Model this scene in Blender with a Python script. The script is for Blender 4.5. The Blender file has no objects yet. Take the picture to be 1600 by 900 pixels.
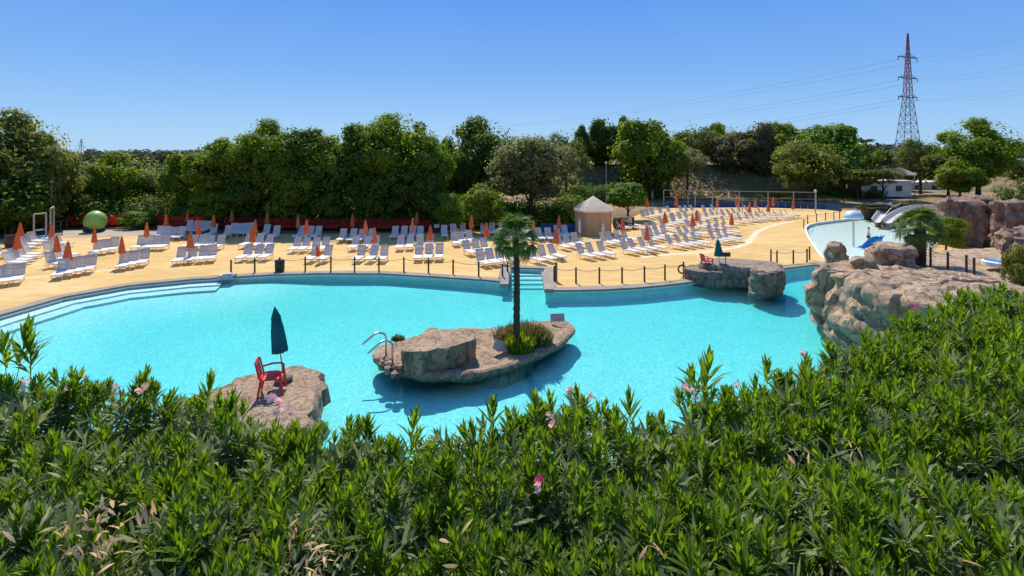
import bpy, bmesh, math, random
import numpy as np
from mathutils import Vector, Matrix, noise
from mathutils.geometry import delaunay_2d_cdt
R = math.radians
random.seed(7); rng = np.random.default_rng(7)

# ------------------------------------------------------------------ camera, sky, sun, exposure
S = bpy.context.scene
H, F, YH = 8.0, 800.0, 237.0          # eye height, focal length in photo pixels, horizon row
cd = bpy.data.cameras.new('camera'); cam = bpy.data.objects.new('camera', cd); S.collection.objects.link(cam)
cam.location = (0, 0, H); cam.rotation_euler = (R(90), 0, 0)
cd.sensor_width = 36; cd.lens = 36 * F / 1600; cd.shift_y = -(450 - YH) / 1600
cd.clip_start = 0.1; cd.clip_end = 12000
S.camera = cam
SUN_EL, SUN_AZ = R(52), R(-17)        # azimuth from straight ahead (+Y), positive to the right
w = bpy.data.worlds.new('World'); S.world = w; w.use_nodes = True
nt = w.node_tree; nt.nodes.clear()
sky = nt.nodes.new('ShaderNodeTexSky'); sky.sky_type = 'NISHITA'; sky.sun_disc = False
sky.sun_elevation = SUN_EL; sky.sun_rotation = SUN_AZ
sky.air_density = 1.0; sky.dust_density = 0.15; sky.ozone_density = 3.0; sky.altitude = 400
bg = nt.nodes.new('ShaderNodeBackground'); bg.inputs['Strength'].default_value = 0.11
gm = nt.nodes.new('ShaderNodeHueSaturation'); gm.inputs['Saturation'].default_value = 1.1
wo = nt.nodes.new('ShaderNodeOutputWorld')
# the photo's clear sky: nearly even blue, paler towards the horizon, the same all round
tcw = nt.nodes.new('ShaderNodeTexCoord'); sxw = nt.nodes.new('ShaderNodeSeparateXYZ'); crw = nt.nodes.new('ShaderNodeValToRGB')
nt.links.new(tcw.outputs['Generated'], sxw.inputs[0]); nt.links.new(sxw.outputs[2], crw.inputs[0])
ew = crw.color_ramp.elements
ew[0].position = 0; ew[0].color = (.26, .44, .66, 1); ew[1].position = 1; ew[1].color = (.07, .20, .55, 1)
for p_, c_ in ((.06, (.205, .39, .66)), (.15, (.135, .31, .64)), (.28, (.082, .235, .62)), (.5, (.07, .205, .56))):
    x_ = ew.new(p_); x_.color = (*c_, 1)
scw = nt.nodes.new('ShaderNodeVectorMath'); scw.operation = 'SCALE'; scw.inputs['Scale'].default_value = 1 / .11
nt.links.new(crw.outputs[0], scw.inputs[0])
mxw = nt.nodes.new('ShaderNodeMixRGB'); mxw.inputs[0].default_value = .9
nt.links.new(sky.outputs[0], gm.inputs['Color']); nt.links.new(gm.outputs[0], mxw.inputs[1]); nt.links.new(scw.outputs[0], mxw.inputs[2]); nt.links.new(mxw.outputs[0], bg.inputs[0]); nt.links.new(bg.outputs[0], wo.inputs[0])
sd = bpy.data.lights.new('sun', 'SUN'); sd.energy = 4.3; sd.angle = R(0.5); sd.color = (1, 0.94, 0.83)
sun = bpy.data.objects.new('sun', sd); S.collection.objects.link(sun)
sv = Vector((math.sin(SUN_AZ) * math.cos(SUN_EL), math.cos(SUN_AZ) * math.cos(SUN_EL), math.sin(SUN_EL)))
sun.rotation_euler = sv.to_track_quat('Z', 'Y').to_euler(); sun.location = (0, 0, 60)
S.view_settings.view_transform = 'Standard'; S.view_settings.look = 'None'
S.view_settings.exposure = 0.45; S.view_settings.gamma = 1
S.cycles.max_bounces = 12; S.cycles.transparent_max_bounces = 12; S.cycles.diffuse_bounces = 6
S.cycles.caustics_reflective = False; S.cycles.caustics_refractive = False

col = S.collection
def at(x, y, z=0.25):
    """point at height z seen at photo pixel x, y"""
    D = (H - z) * F / (y - YH)
    return Vector(((x - 800) / F * D, D, z))
def atD(x, y, D):
    return Vector(((x - 800) / F * D, D, H - (y - YH) / F * D))

# ------------------------------------------------------------------ materials
MATS = {}
def newmat(name):
    m = bpy.data.materials.new(name); m.use_nodes = True; MATS[name] = m
    n = m.node_tree.nodes; return m, n, m.node_tree.links, n['Principled BSDF'], n['Material Output']
def plain(name, c, rough=.5, metal=0, var=.12, scale=6, bump=0, bscale=30):
    m, n, l, p, o = newmat(name)
    p.inputs['Roughness'].default_value = rough; p.inputs['Metallic'].default_value = metal
    tc = n.new('ShaderNodeTexCoord'); t = n.new('ShaderNodeTexNoise'); t.inputs['Scale'].default_value = scale; t.inputs['Detail'].default_value = 5
    l.new(tc.outputs['Object'], t.inputs['Vector'])
    cr = n.new('ShaderNodeValToRGB')
    cr.color_ramp.elements[0].position = .3; cr.color_ramp.elements[1].position = .7
    cr.color_ramp.elements[0].color = (*[v * (1 - var) for v in c], 1); cr.color_ramp.elements[1].color = (*[min(1, v * (1 + var)) for v in c], 1)
    l.new(t.outputs['Fac'], cr.inputs[0]); l.new(cr.outputs[0], p.inputs['Base Color'])
    if bump:
        t2 = n.new('ShaderNodeTexNoise'); t2.inputs['Scale'].default_value = bscale; t2.inputs['Detail'].default_value = 4
        l.new(tc.outputs['Object'], t2.inputs['Vector'])
        b = n.new('ShaderNodeBump'); b.inputs['Strength'].default_value = bump; b.inputs['Distance'].default_value = .05
        l.new(t2.outputs['Fac'], b.inputs['Height']); l.new(b.outputs[0], p.inputs['Normal'])
    return m
def leafmat(name, ca, cb, trans=.35, rough=.5, cscale=.5, spec=.15):
    m, n, l, p, o = newmat(name)
    g = n.new('ShaderNodeNewGeometry'); tc = n.new('ShaderNodeTexCoord')
    t = n.new('ShaderNodeTexNoise'); t.inputs['Scale'].default_value = cscale; t.inputs['Detail'].default_value = 2
    l.new(tc.outputs['Object'], t.inputs['Vector'])
    a = n.new('ShaderNodeMath'); a.operation = 'MULTIPLY_ADD'; a.inputs[1].default_value = .55
    l.new(g.outputs['Random Per Island'], a.inputs[0])
    s = n.new('ShaderNodeMath'); s.operation = 'MULTIPLY_ADD'; s.inputs[1].default_value = 1.2; s.inputs[2].default_value = -.37
    l.new(t.outputs['Fac'], s.inputs[0]); l.new(s.outputs[0], a.inputs[2])
    cr = n.new('ShaderNodeValToRGB'); cr.color_ramp.elements[0].color = (*ca, 1); cr.color_ramp.elements[1].color = (*cb, 1)
    l.new(a.outputs[0], cr.inputs[0]); l.new(cr.outputs[0], p.inputs['Base Color'])
    p.inputs['Roughness'].default_value = rough; p.inputs['Specular IOR Level'].default_value = spec
    tr = n.new('ShaderNodeBsdfTranslucent')
    hs = n.new('ShaderNodeHueSaturation'); hs.inputs['Value'].default_value = 1.6; hs.inputs['Hue'].default_value = .485; hs.inputs['Saturation'].default_value = 1.1
    l.new(cr.outputs[0], hs.inputs['Color']); l.new(hs.outputs[0], tr.inputs['Color'])
    mx = n.new('ShaderNodeMixShader'); mx.inputs[0].default_value = trans
    l.new(p.outputs[0], mx.inputs[1]); l.new(tr.outputs[0], mx.inputs[2]); l.new(mx.outputs[0], o.inputs['Surface'])
    return m
def clothmat(name, c, trans=.45, var=.15, scale=4, rough=.8):
    m = plain(name, c, rough, var=var, scale=scale); n = m.node_tree.nodes; l = m.node_tree.links; p = n['Principled BSDF']; o = n['Material Output']
    tr = n.new('ShaderNodeBsdfTranslucent'); src = p.inputs['Base Color'].links[0].from_socket; l.new(src, tr.inputs['Color'])
    mx = n.new('ShaderNodeMixShader'); mx.inputs[0].default_value = trans; l.new(p.outputs[0], mx.inputs[1]); l.new(tr.outputs[0], mx.inputs[2]); l.new(mx.outputs[0], o.inputs['Surface'])
    return m
def rockmat(name, c1, c2, c3, sc=1.0, bump=.9):
    m, n, l, p, o = newmat(name)
    tc = n.new('ShaderNodeTexCoord'); mp = n.new('ShaderNodeMapping'); mp.inputs['Scale'].default_value = (sc, sc, sc * .8)
    l.new(tc.outputs['Object'], mp.inputs['Vector'])
    t1 = n.new('ShaderNodeTexNoise'); t1.inputs['Scale'].default_value = .7; t1.inputs['Detail'].default_value = 8; t1.inputs['Roughness'].default_value = .65
    t2 = n.new('ShaderNodeTexNoise'); t2.inputs['Scale'].default_value = 4; t2.inputs['Detail'].default_value = 8; t2.inputs['Roughness'].default_value = .7
    mp2 = n.new('ShaderNodeMapping'); mp2.inputs['Scale'].default_value = (3 * sc, 3 * sc, .5 * sc)
    t3 = n.new('ShaderNodeTexNoise'); t3.inputs['Scale'].default_value = 1.2; t3.inputs['Detail'].default_value = 5
    l.new(tc.outputs['Object'], mp2.inputs['Vector']); l.new(mp2.outputs[0], t3.inputs['Vector'])
    l.new(mp.outputs[0], t1.inputs['Vector']); l.new(mp.outputs[0], t2.inputs['Vector'])
    cr = n.new('ShaderNodeValToRGB'); e = cr.color_ramp.elements
    e[0].position = .32; e[0].color = (*c2, 1); e[1].position = .68; e[1].color = (*c1, 1)
    l.new(t1.outputs['Fac'], cr.inputs[0])
    # grey green weathering runs down the faces that are steep
    g = n.new('ShaderNodeNewGeometry'); sx = n.new('ShaderNodeSeparateXYZ'); l.new(g.outputs['Normal'], sx.inputs[0])
    st = n.new('ShaderNodeMapRange'); st.inputs[1].default_value = .75; st.inputs[2].default_value = .25; l.new(sx.outputs[2], st.inputs[0])
    ms = n.new('ShaderNodeMapRange'); ms.inputs[1].default_value = .38; ms.inputs[2].default_value = .62; l.new(t3.outputs['Fac'], ms.inputs[0])
    mu = n.new('ShaderNodeMath'); mu.operation = 'MULTIPLY'; l.new(st.outputs[0], mu.inputs[0]); l.new(ms.outputs[0], mu.inputs[1])
    mx = n.new('ShaderNodeMixRGB'); l.new(mu.outputs[0], mx.inputs[0]); l.new(cr.outputs[0], mx.inputs[1]); mx.inputs[2].default_value = (*c3, 1)
    cr2 = n.new('ShaderNodeValToRGB'); cr2.color_ramp.elements[0].position = .3; cr2.color_ramp.elements[0].color = (.55, .52, .49, 1); cr2.color_ramp.elements[1].position = .65; cr2.color_ramp.elements[1].color = (1.1, 1.1, 1.1, 1)
    l.new(t2.outputs['Fac'], cr2.inputs[0])
    m2 = n.new('ShaderNodeMixRGB'); m2.blend_type = 'MULTIPLY'; m2.inputs[0].default_value = 1
    l.new(mx.outputs[0], m2.inputs[1]); l.new(cr2.outputs[0], m2.inputs[2]); l.new(m2.outputs[0], p.inputs['Base Color'])
    p.inputs['Roughness'].default_value = .92
    vz = n.new('ShaderNodeTexVoronoi'); vz.feature = 'DISTANCE_TO_EDGE'; vz.inputs['Scale'].default_value = 1.3
    ad = n.new('ShaderNodeMixRGB'); ad.blend_type = 'ADD'; ad.inputs[0].default_value = .55; l.new(mp.outputs[0], ad.inputs[1]); l.new(t2.outputs['Color'], ad.inputs[2]); l.new(ad.outputs[0], vz.inputs['Vector'])
    vr = n.new('ShaderNodeMapRange'); vr.inputs[1].default_value = 0; vr.inputs[2].default_value = .035; vr.inputs[3].default_value = .45; l.new(vz.outputs['Distance'], vr.inputs[0])
    m3 = n.new('ShaderNodeMixRGB'); m3.blend_type = 'MULTIPLY'; m3.inputs[0].default_value = .8; l.new(m2.outputs[0], m3.inputs[1]); l.new(vr.outputs[0], m3.inputs[2]); l.new(m3.outputs[0], p.inputs['Base Color'])
    t4 = n.new('ShaderNodeTexNoise'); t4.inputs['Scale'].default_value = 13; t4.inputs['Detail'].default_value = 6; t4.inputs['Roughness'].default_value = .75; l.new(mp.outputs[0], t4.inputs['Vector'])
    b2 = n.new('ShaderNodeBump'); b2.inputs['Strength'].default_value = .8; b2.inputs['Distance'].default_value = .06; l.new(t4.outputs['Fac'], b2.inputs['Height'])
    b3 = n.new('ShaderNodeBump'); b3.inputs['Strength'].default_value = .7; b3.inputs['Distance'].default_value = .08; l.new(vr.outputs[0], b3.inputs['Height']); l.new(b2.outputs[0], b3.inputs['Normal'])
    b = n.new('ShaderNodeBump'); l.new(b3.outputs[0], b.inputs['Normal']); b.inputs['Strength'].default_value = bump; b.inputs['Distance'].default_value = .12
    l.new(t2.outputs['Fac'], b.inputs['Height']); l.new(b.outputs[0], p.inputs['Normal'])
    return m

M = {}
M['lounger'] = plain('white_plastic', (.84, .79, .72), .45, var=.04)
M['lounger_back'] = plain('shaded_back_plastic', (.60, .515, .445), .6, var=.06)  # same white plastic, with the backlit shade of the backrests darkened into it
M['mint'] = plain('mint_plastic', (.42, .62, .55), .5)
M['orange'] = clothmat('orange_cloth', (.76, .21, .06), .4, .25, 3)
M['orange_pale'] = clothmat('faded_orange_cloth', (.74, .30, .14), .4)
M['pole_white'] = plain('white_pole', (.6, .57, .52), .5)
M['teal'] = clothmat('teal_cloth', (.008, .20, .19), .4)
M['teal_dark'] = clothmat('dark_teal_cloth', (.015, .20, .23), .5, .25)
M['steel'] = plain('steel', (.55, .55, .55), .3, .8)
M['red'] = plain('red_plastic', (.62, .02, .03), .35, var=.1)
M['redcloth'] = clothmat('red_banner_cloth', (.62, .05, .035), .5, .3, 2)
M['post'] = plain('dark_post_wood', (.06, .045, .03), .8, var=.35, scale=9)
M['rope'] = plain('rope', (.22, .15, .08), .9)
M['wood'] = plain('hut_wood', (.62, .36, .17), .75, var=.10, scale=2)
M['tent'] = clothmat('white_canvas', (.92, .87, .78), .72, .05)
M['black'] = plain('black_plastic', (.02, .025, .02), .5)
M['ball'] = clothmat('green_ball', (.55, .74, .20), .45, .08, 1, .4)
M['blue'] = plain('blue_plastic', (.02, .22, .55), .35)
M['bluewall'] = plain('blue_low_wall', (.015, .07, .17), .6)
M['whitewall'] = plain('white_render', (.62, .58, .50), .8, var=.08)
M['grey_rail'] = plain('grey_pipe', (.42, .36, .28), .5)
M['pylon_red'] = plain('pylon_red', (.30, .07, .06), .6)
M['pylon_grey'] = plain('pylon_grey', (.15, .16, .19), .6)
M['cable'] = plain('cable', (.20, .24, .32), .6)
M['skin'] = plain('skin', (.55, .30, .20), .5, var=.05)
M['hair'] = plain('dark_hair', (.02, .015, .01), .6)
M['swim'] = plain('dark_swimwear', (.02, .02, .04), .6)
M['slide'] = plain('slide_grey', (.60, .54, .48), .5, var=.12, scale=2)
M['mushroom'] = plain('pale_blue_paint', (.45, .62, .74), .4)
M['bark'] = plain('bark', (.10, .07, .05), .9, var=.4, scale=4, bump=.5)
M['palmbark'] = plain('palm_bark', (.06, .042, .028), .95, var=.5, scale=9, bump=1)
M['sign'] = plain('weathered_board', (.42, .40, .37), .7, var=.2, scale=9)
M['coping'] = plain('grey_stone_edge', (.27, .225, .17), .85, var=.2, scale=1.3, bump=.4)
M['basin'] = plain('pool_paint', (.80, .86, .82), .7, var=.05, scale=2)
M['edge_white'] = plain('white_pool_edge', (.72, .72, .66), .6)
M['cementline'] = plain('pale_cement', (.66, .53, .34), .85, var=.1)
M['paving'] = plain('grey_paving', (.36, .29, .21), .9, var=.2, scale=.8, bump=.3)
M['brown'] = plain('brown_barrel_wood', (.09, .05, .03), .8, var=.3)
M['petal'] = leafmat('pink_petal', (.82, .40, .34), (.90, .66, .58), .3)
M['petal_red'] = leafmat('rose_petal', (.70, .05, .12), (.80, .15, .20), .3)
M['oleander'] = leafmat('oleander_leaf', (.065, .125, .014), (.20, .32, .035), .5, .45, 1.2, .25)
M['oleander_old'] = leafmat('oleander_old_leaf', (.11, .155, .045), (.29, .34, .16), .35, .5, 1.5, .3)
M['deadleaf'] = leafmat('dead_leaf', (.52, .32, .14), (.80, .60, .34), .3, .6)
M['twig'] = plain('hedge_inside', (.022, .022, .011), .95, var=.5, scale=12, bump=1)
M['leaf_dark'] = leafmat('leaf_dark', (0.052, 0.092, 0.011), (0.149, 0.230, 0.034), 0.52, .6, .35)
M['leaf_mid'] = leafmat('leaf_mid', (0.086, 0.138, 0.014), (0.241, 0.333, 0.040), 0.55, .55, .35)
M['leaf_bright'] = leafmat('leaf_bright', (0.063, 0.138, 0.014), (0.196, 0.322, 0.040), 0.47, .55, .4)
M['leaf_olive'] = leafmat('leaf_olive', (0.103, 0.132, 0.025), (0.276, 0.310, 0.069), 0.55, .6, .4)
M['leaf_grey'] = leafmat('leaf_grey', (0.103, 0.115, 0.044), (0.253, 0.270, 0.109), 0.52, .6, .4)
M['leaf_brown'] = leafmat('leaf_brown', (0.103, 0.098, 0.037), (0.218, 0.207, 0.081), 0.47, .6, .4)
M['leaf_yellow'] = leafmat('leaf_yellow', (.07, .10, .015), (.18, .23, .05), .32, .55, .4)
M['leaf_far'] = leafmat('leaf_far', (.035, .055, .026), (.085, .11, .055), .1, .8, .02)
M['palmleaf'] = leafmat('palm_leaf', (.04, .085, .015), (.13, .22, .045), .4, .45, 1)
M['palmdry'] = leafmat('palm_dry_leaf', (.12, .10, .03), (.26, .24, .09), .3, .5, 1)
M['hedgeleaf'] = leafmat('clipped_hedge_leaf', (.05, .062, .02), (.12, .13, .05), .2, .6, .6)
M['dryplant'] = leafmat('dry_plant', (.10, .11, .03), (.26, .22, .09), .3, .6, 2)
M['rock'] = rockmat('pink_rock', (.64, .455, .285), (.45, .31, .19), (.36, .285, .20))
M['rock_low'] = rockmat('island_rock', (.62, .44, .285), (.44, .295, .185), (.20, .165, .125), 1.6)
M['rock_grey'] = rockmat('grey_rock', (.46, .34, .25), (.34, .26, .19), (.19, .16, .12), 1.5)
M['rock_dark'] = rockmat('brown_rock', (.42, .27, .19), (.28, .175, .125), (.19, .14, .11), .8)

def sandmat():
    m, n, l, p, o = newmat('golden_deck')
    tc = n.new('ShaderNodeTexCoord')
    def nz(s, d, v=None):
        t = n.new('ShaderNodeTexNoise'); t.inputs['Scale'].default_value = s; t.inputs['Detail'].default_value = d; t.inputs['Roughness'].default_value = .6
        if v:
            mp = n.new('ShaderNodeMapping'); mp.inputs['Scale'].default_value = v; l.new(tc.outputs['Object'], mp.inputs['Vector']); l.new(mp.outputs[0], t.inputs['Vector'])
        else: l.new(tc.outputs['Object'], t.inputs['Vector'])
        return t
    a = nz(.16, 6, (1, 1.8, 1)); b = nz(1.5, 6, (.6, 1.5, 1)); c = nz(9, 3)
    cr = n.new('ShaderNodeValToRGB'); e = cr.color_ramp.elements
    e[0].position = .3; e[0].color = (.56, .35, .11, 1); e[1].position = .72; e[1].color = (.69, .48, .21, 1)
    x = e.new(.5); x.color = (.63, .41, .14, 1)
    l.new(a.outputs['Fac'], cr.inputs[0])
    cr2 = n.new('ShaderNodeValToRGB'); cr2.color_ramp.elements[0].position = .35; cr2.color_ramp.elements[0].color = (.80, .77, .74, 1); cr2.color_ramp.elements[1].position = .6; cr2.color_ramp.elements[1].color = (1, 1, 1, 1)
    l.new(b.outputs['Fac'], cr2.inputs[0])
    m2 = n.new('ShaderNodeMixRGB'); m2.blend_type = 'MULTIPLY'; m2.inputs[0].default_value = .8
    l.new(cr.outputs[0], m2.inputs[1]); l.new(cr2.outputs[0], m2.inputs[2]); l.new(m2.outputs[0], p.inputs['Base Color'])
    p.inputs['Roughness'].default_value = .9
    bp = n.new('ShaderNodeBump'); bp.inputs['Strength'].default_value = .35; bp.inputs['Distance'].default_value = .05
    l.new(c.outputs['Fac'], bp.inputs['Height']); l.new(bp.outputs[0], p.inputs['Normal'])
    return m
M['sand'] = sandmat()
def terrainmat():
    m, n, l, p, o = newmat('dry_ground')
    tc = n.new('ShaderNodeTexCoord')
    t = n.new('ShaderNodeTexNoise'); t.inputs['Scale'].default_value = .12; t.inputs['Detail'].default_value = 8; l.new(tc.outputs['Object'], t.inputs['Vector'])
    t2 = n.new('ShaderNodeTexNoise'); t2.inputs['Scale'].default_value = 2.5; t2.inputs['Detail'].default_value = 6; l.new(tc.outputs['Object'], t2.inputs['Vector'])
    cr = n.new('ShaderNodeValToRGB'); e = cr.color_ramp.elements
    e[0].position = .35; e[0].color = (.20, .13, .055, 1); e[1].position = .65; e[1].color = (.40, .26, .13, 1)
    l.new(t.outputs['Fac'], cr.inputs[0])
    cr2 = n.new('ShaderNodeValToRGB'); cr2.color_ramp.elements[0].position = .35; cr2.color_ramp.elements[0].color = (.5, .55, .45, 1); cr2.color_ramp.elements[1].position = .65; cr2.color_ramp.elements[1].color = (1.05, 1, 1, 1)
    l.new(t2.outputs['Fac'], cr2.inputs[0])
    m2 = n.new('ShaderNodeMixRGB'); m2.blend_type = 'MULTIPLY'; m2.inputs[0].default_value = 1
    l.new(cr.outputs[0], m2.inputs[1]); l.new(cr2.outputs[0], m2.inputs[2]); l.new(m2.outputs[0], p.inputs['Base Color'])
    p.inputs['Roughness'].default_value = 1
    return m
M['terrain'] = terrainmat()
def watermat(name, vcol, dens):
    m, n, l, p, o = newmat(name); n.remove(p)
    tr = n.new('ShaderNodeBsdfTransparent'); gl = n.new('ShaderNodeBsdfGlossy'); gl.inputs['Roughness'].default_value = .06
    tc = n.new('ShaderNodeTexCoord'); t = n.new('ShaderNodeTexNoise'); t.inputs['Scale'].default_value = 2.2; t.inputs['Detail'].default_value = 4
    l.new(tc.outputs['Object'], t.inputs['Vector'])
    b = n.new('ShaderNodeBump'); b.inputs['Strength'].default_value = .35; b.inputs['Distance'].default_value = .06
    l.new(t.outputs['Fac'], b.inputs['Height'])
    fr = n.new('ShaderNodeFresnel'); fr.inputs['IOR'].default_value = 1.14
    l.new(b.outputs[0], fr.inputs['Normal']); l.new(b.outputs[0], gl.inputs['Normal'])
    mx = n.new('ShaderNodeMixShader'); l.new(fr.outputs[0], mx.inputs[0]); l.new(tr.outputs[0], mx.inputs[1]); l.new(gl.outputs[0], mx.inputs[2])
    l.new(mx.outputs[0], o.inputs['Surface'])
    va = n.new('ShaderNodeVolumeAbsorption'); va.inputs['Color'].default_value = (*vcol, 1); va.inputs['Density'].default_value = dens
    vs = n.new('ShaderNodeVolumeScatter'); vs.inputs['Color'].default_value = (.4, .97, 1, 1); vs.inputs['Density'].default_value = .13; vs.inputs['Anisotropy'].default_value = .3
    av = n.new('ShaderNodeAddShader'); l.new(va.outputs[0], av.inputs[0]); l.new(vs.outputs[0], av.inputs[1]); l.new(av.outputs[0], o.inputs['Volume'])
    return m
M['water'] = watermat('pool_water', (.10, .915, .925), .82)
M['shallow_water'] = watermat('shallow_water', (.0, .90, .85), .16)
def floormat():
    m, n, l, p, o = newmat('pool_floor_caustic_mottle')
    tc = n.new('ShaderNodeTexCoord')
    v = n.new('ShaderNodeTexVoronoi'); v.inputs['Scale'].default_value = 13; l.new(tc.outputs['Object'], v.inputs['Vector'])  # cell mottling paints the grain of caustic light into the floor colour
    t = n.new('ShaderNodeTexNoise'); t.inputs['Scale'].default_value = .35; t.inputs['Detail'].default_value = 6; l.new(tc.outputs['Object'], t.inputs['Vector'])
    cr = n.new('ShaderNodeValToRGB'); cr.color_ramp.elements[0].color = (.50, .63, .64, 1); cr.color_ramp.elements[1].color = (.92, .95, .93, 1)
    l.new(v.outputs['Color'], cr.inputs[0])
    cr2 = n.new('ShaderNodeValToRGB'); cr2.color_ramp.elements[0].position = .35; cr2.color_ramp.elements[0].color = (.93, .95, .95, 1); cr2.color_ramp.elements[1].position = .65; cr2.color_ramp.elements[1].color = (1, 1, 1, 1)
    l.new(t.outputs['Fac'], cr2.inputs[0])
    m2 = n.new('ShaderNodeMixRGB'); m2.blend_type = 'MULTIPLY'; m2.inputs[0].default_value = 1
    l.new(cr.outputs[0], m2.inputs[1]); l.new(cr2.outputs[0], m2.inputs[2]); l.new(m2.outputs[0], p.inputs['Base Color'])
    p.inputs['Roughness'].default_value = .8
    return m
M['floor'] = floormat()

# ------------------------------------------------------------------ helpers
def link(name, me, mat=None, parent=None, loc=None):
    o = bpy.data.objects.new(name, me); col.objects.link(o)
    if mat is not None and me is not None and not me.materials: me.materials.append(mat)
    if parent: o.parent = parent
    if loc is not None: o.location = loc
    return o
def tag(o, label=None, cat=None, group=None, kind=None):
    if label: o['label'] = label
    if cat: o['category'] = cat
    if group: o['group'] = group
    if kind: o['kind'] = kind
    return o
def thing(name, label, cat, loc=(0, 0, 0), rz=0, group=None):
    o = bpy.data.objects.new(name, None); col.objects.link(o); o.location = loc; o.rotation_euler = (0, 0, rz); o.empty_display_size = .2
    return tag(o, label, cat, group)
def copy_tree(o, parent=None, kids=None):
    c = o.copy(); col.objects.link(c)
    if parent: c.parent = parent
    for k in (KIDS.get(o.name, []) if kids is None else kids): copy_tree(k, c)
    return c
KIDS = {}
def register(o):
    for k in o.children:
        KIDS.setdefault(o.name, []).append(k); register(k)
class MB:
    def __init__(s): s.v = []; s.f = []
    def add(s, V, Fc):
        b = len(s.v); s.v += [tuple(p) for p in V]; s.f += [tuple(i + b for i in f) for f in Fc]
    def box(s, c, d, rz=0, rx=0, ry=0):
        x, y, z = [a / 2 for a in d]; Rm = Matrix.Rotation(rz, 3, 'Z') @ Matrix.Rotation(ry, 3, 'Y') @ Matrix.Rotation(rx, 3, 'X')
        V = [Rm @ Vector(p) + Vector(c) for p in [(-x,-y,-z),(x,-y,-z),(x,y,-z),(-x,y,-z),(-x,-y,z),(x,-y,z),(x,y,z),(-x,y,z)]]
        s.add(V, [(0,3,2,1),(4,5,6,7),(0,1,5,4),(1,2,6,5),(2,3,7,6),(3,0,4,7)]); return s
    def tube(s, pts, r, n=8, cap=True):
        pts = [Vector(p) for p in pts]; rr = r if isinstance(r, (list, tuple)) else [r] * len(pts)
        b = []
        for i, p in enumerate(pts):
            t = (pts[min(i + 1, len(pts) - 1)] - pts[max(i - 1, 0)]).normalized()
            a = t.orthogonal().normalized() if i == 0 else (a - t * a.dot(t)).normalized()
            c = t.cross(a)
            b.append([p + (a * math.cos(2 * math.pi * k / n) + c * math.sin(2 * math.pi * k / n)) * rr[i] for k in range(n)])
        V = [q for ring in b for q in ring]; Fc = []
        for i in range(len(pts) - 1):
            for k in range(n): Fc.append((i * n + k, i * n + (k + 1) % n, (i + 1) * n + (k + 1) % n, (i + 1) * n + k))
        if cap: Fc += [tuple(range(n))[::-1], tuple((len(pts) - 1) * n + k for k in range(n))]
        s.add(V, Fc); return s
    def lathe(s, prof, n=16, c=(0, 0, 0), fold=0, nf=8):
        V = []; Fc = []
        for (r, z) in prof:
            for k in range(n):
                a = 2 * math.pi * k / n; q = r * (1 + fold * math.cos(nf * a))
                V.append((c[0] + q * math.cos(a), c[1] + q * math.sin(a), c[2] + z))
        for i in range(len(prof) - 1):
            for k in range(n): Fc.append((i * n + k, i * n + (k + 1) % n, (i + 1) * n + (k + 1) % n, (i + 1) * n + k))
        Fc += [tuple(range(n))[::-1], tuple((len(prof) - 1) * n + k for k in range(n))]
        s.add(V, Fc); return s
    def build(s, name, mat, parent=None, smooth=False, loc=None):
        me = bpy.data.meshes.new(name); me.from_pydata(s.v, [], s.f); me.validate()
        if smooth: me.shade_smooth()
        return link(name, me, mat, parent, loc)
def npmesh(name, V, Q, T=None):
    """fast mesh from vertex array, quad array and optional triangle array"""
    me = bpy.data.meshes.new(name); nT = 0 if T is None else len(T)
    me.vertices.add(len(V)); me.vertices.foreach_set('co', np.ascontiguousarray(V, dtype=np.float32).ravel())
    loops = Q.ravel() if nT == 0 else np.concatenate([Q.ravel(), T.ravel()])
    me.loops.add(len(loops)); me.loops.foreach_set('vertex_index', loops.astype(np.int32))
    st = np.arange(len(Q)) * 4
    tot = np.full(len(Q), 4)
    if nT: st = np.concatenate([st, len(Q) * 4 + np.arange(nT) * 3]); tot = np.concatenate([tot, np.full(nT, 3)])
    me.polygons.add(len(Q) + nT); me.polygons.foreach_set('loop_start', st.astype(np.int32)); me.polygons.foreach_set('loop_total', tot.astype(np.int32))
    me.update(calc_edges=True)
    return me
def fnoise(p, o=4): return noise.fractal(p, 1.0, 2.0, o)
def resample(pts, step):
    out = []
    n = len(pts)
    for i in range(n):
        a, b = Vector(pts[i]), Vector(pts[(i + 1) % n]); L = (b - a).length; k = max(1, int(round(L / step)))
        for j in range(k): out.append(a.lerp(b, j / k))
    return out
def smoothpoly(pts, it=2):
    for _ in range(it):
        q = []
        for i in range(len(pts)):
            a, b = Vector(pts[i]), Vector(pts[(i + 1) % len(pts)]); q += [a.lerp(b, .25), a.lerp(b, .75)]
        pts = q
    return pts
def normals2(pts):
    """outward normals of a closed polygon"""
    area = sum(pts[i].x * pts[(i + 1) % len(pts)].y - pts[(i + 1) % len(pts)].x * pts[i].y for i in range(len(pts)))
    s = 1 if area > 0 else -1; out = []
    for i in range(len(pts)):
        t = (pts[(i + 1) % len(pts)] - pts[i - 1]).normalized(); out.append(Vector((t.y, -t.x)) * s)
    return out
def inside(p, poly):
    c = False; j = len(poly) - 1
    for i in range(len(poly)):
        a, b = poly[i], poly[j]
        if (a[1] > p[1]) != (b[1] > p[1]) and p[0] < (b[0] - a[0]) * (p[1] - a[1]) / (b[1] - a[1]) + a[0]: c = not c
        j = i
    return c
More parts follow.
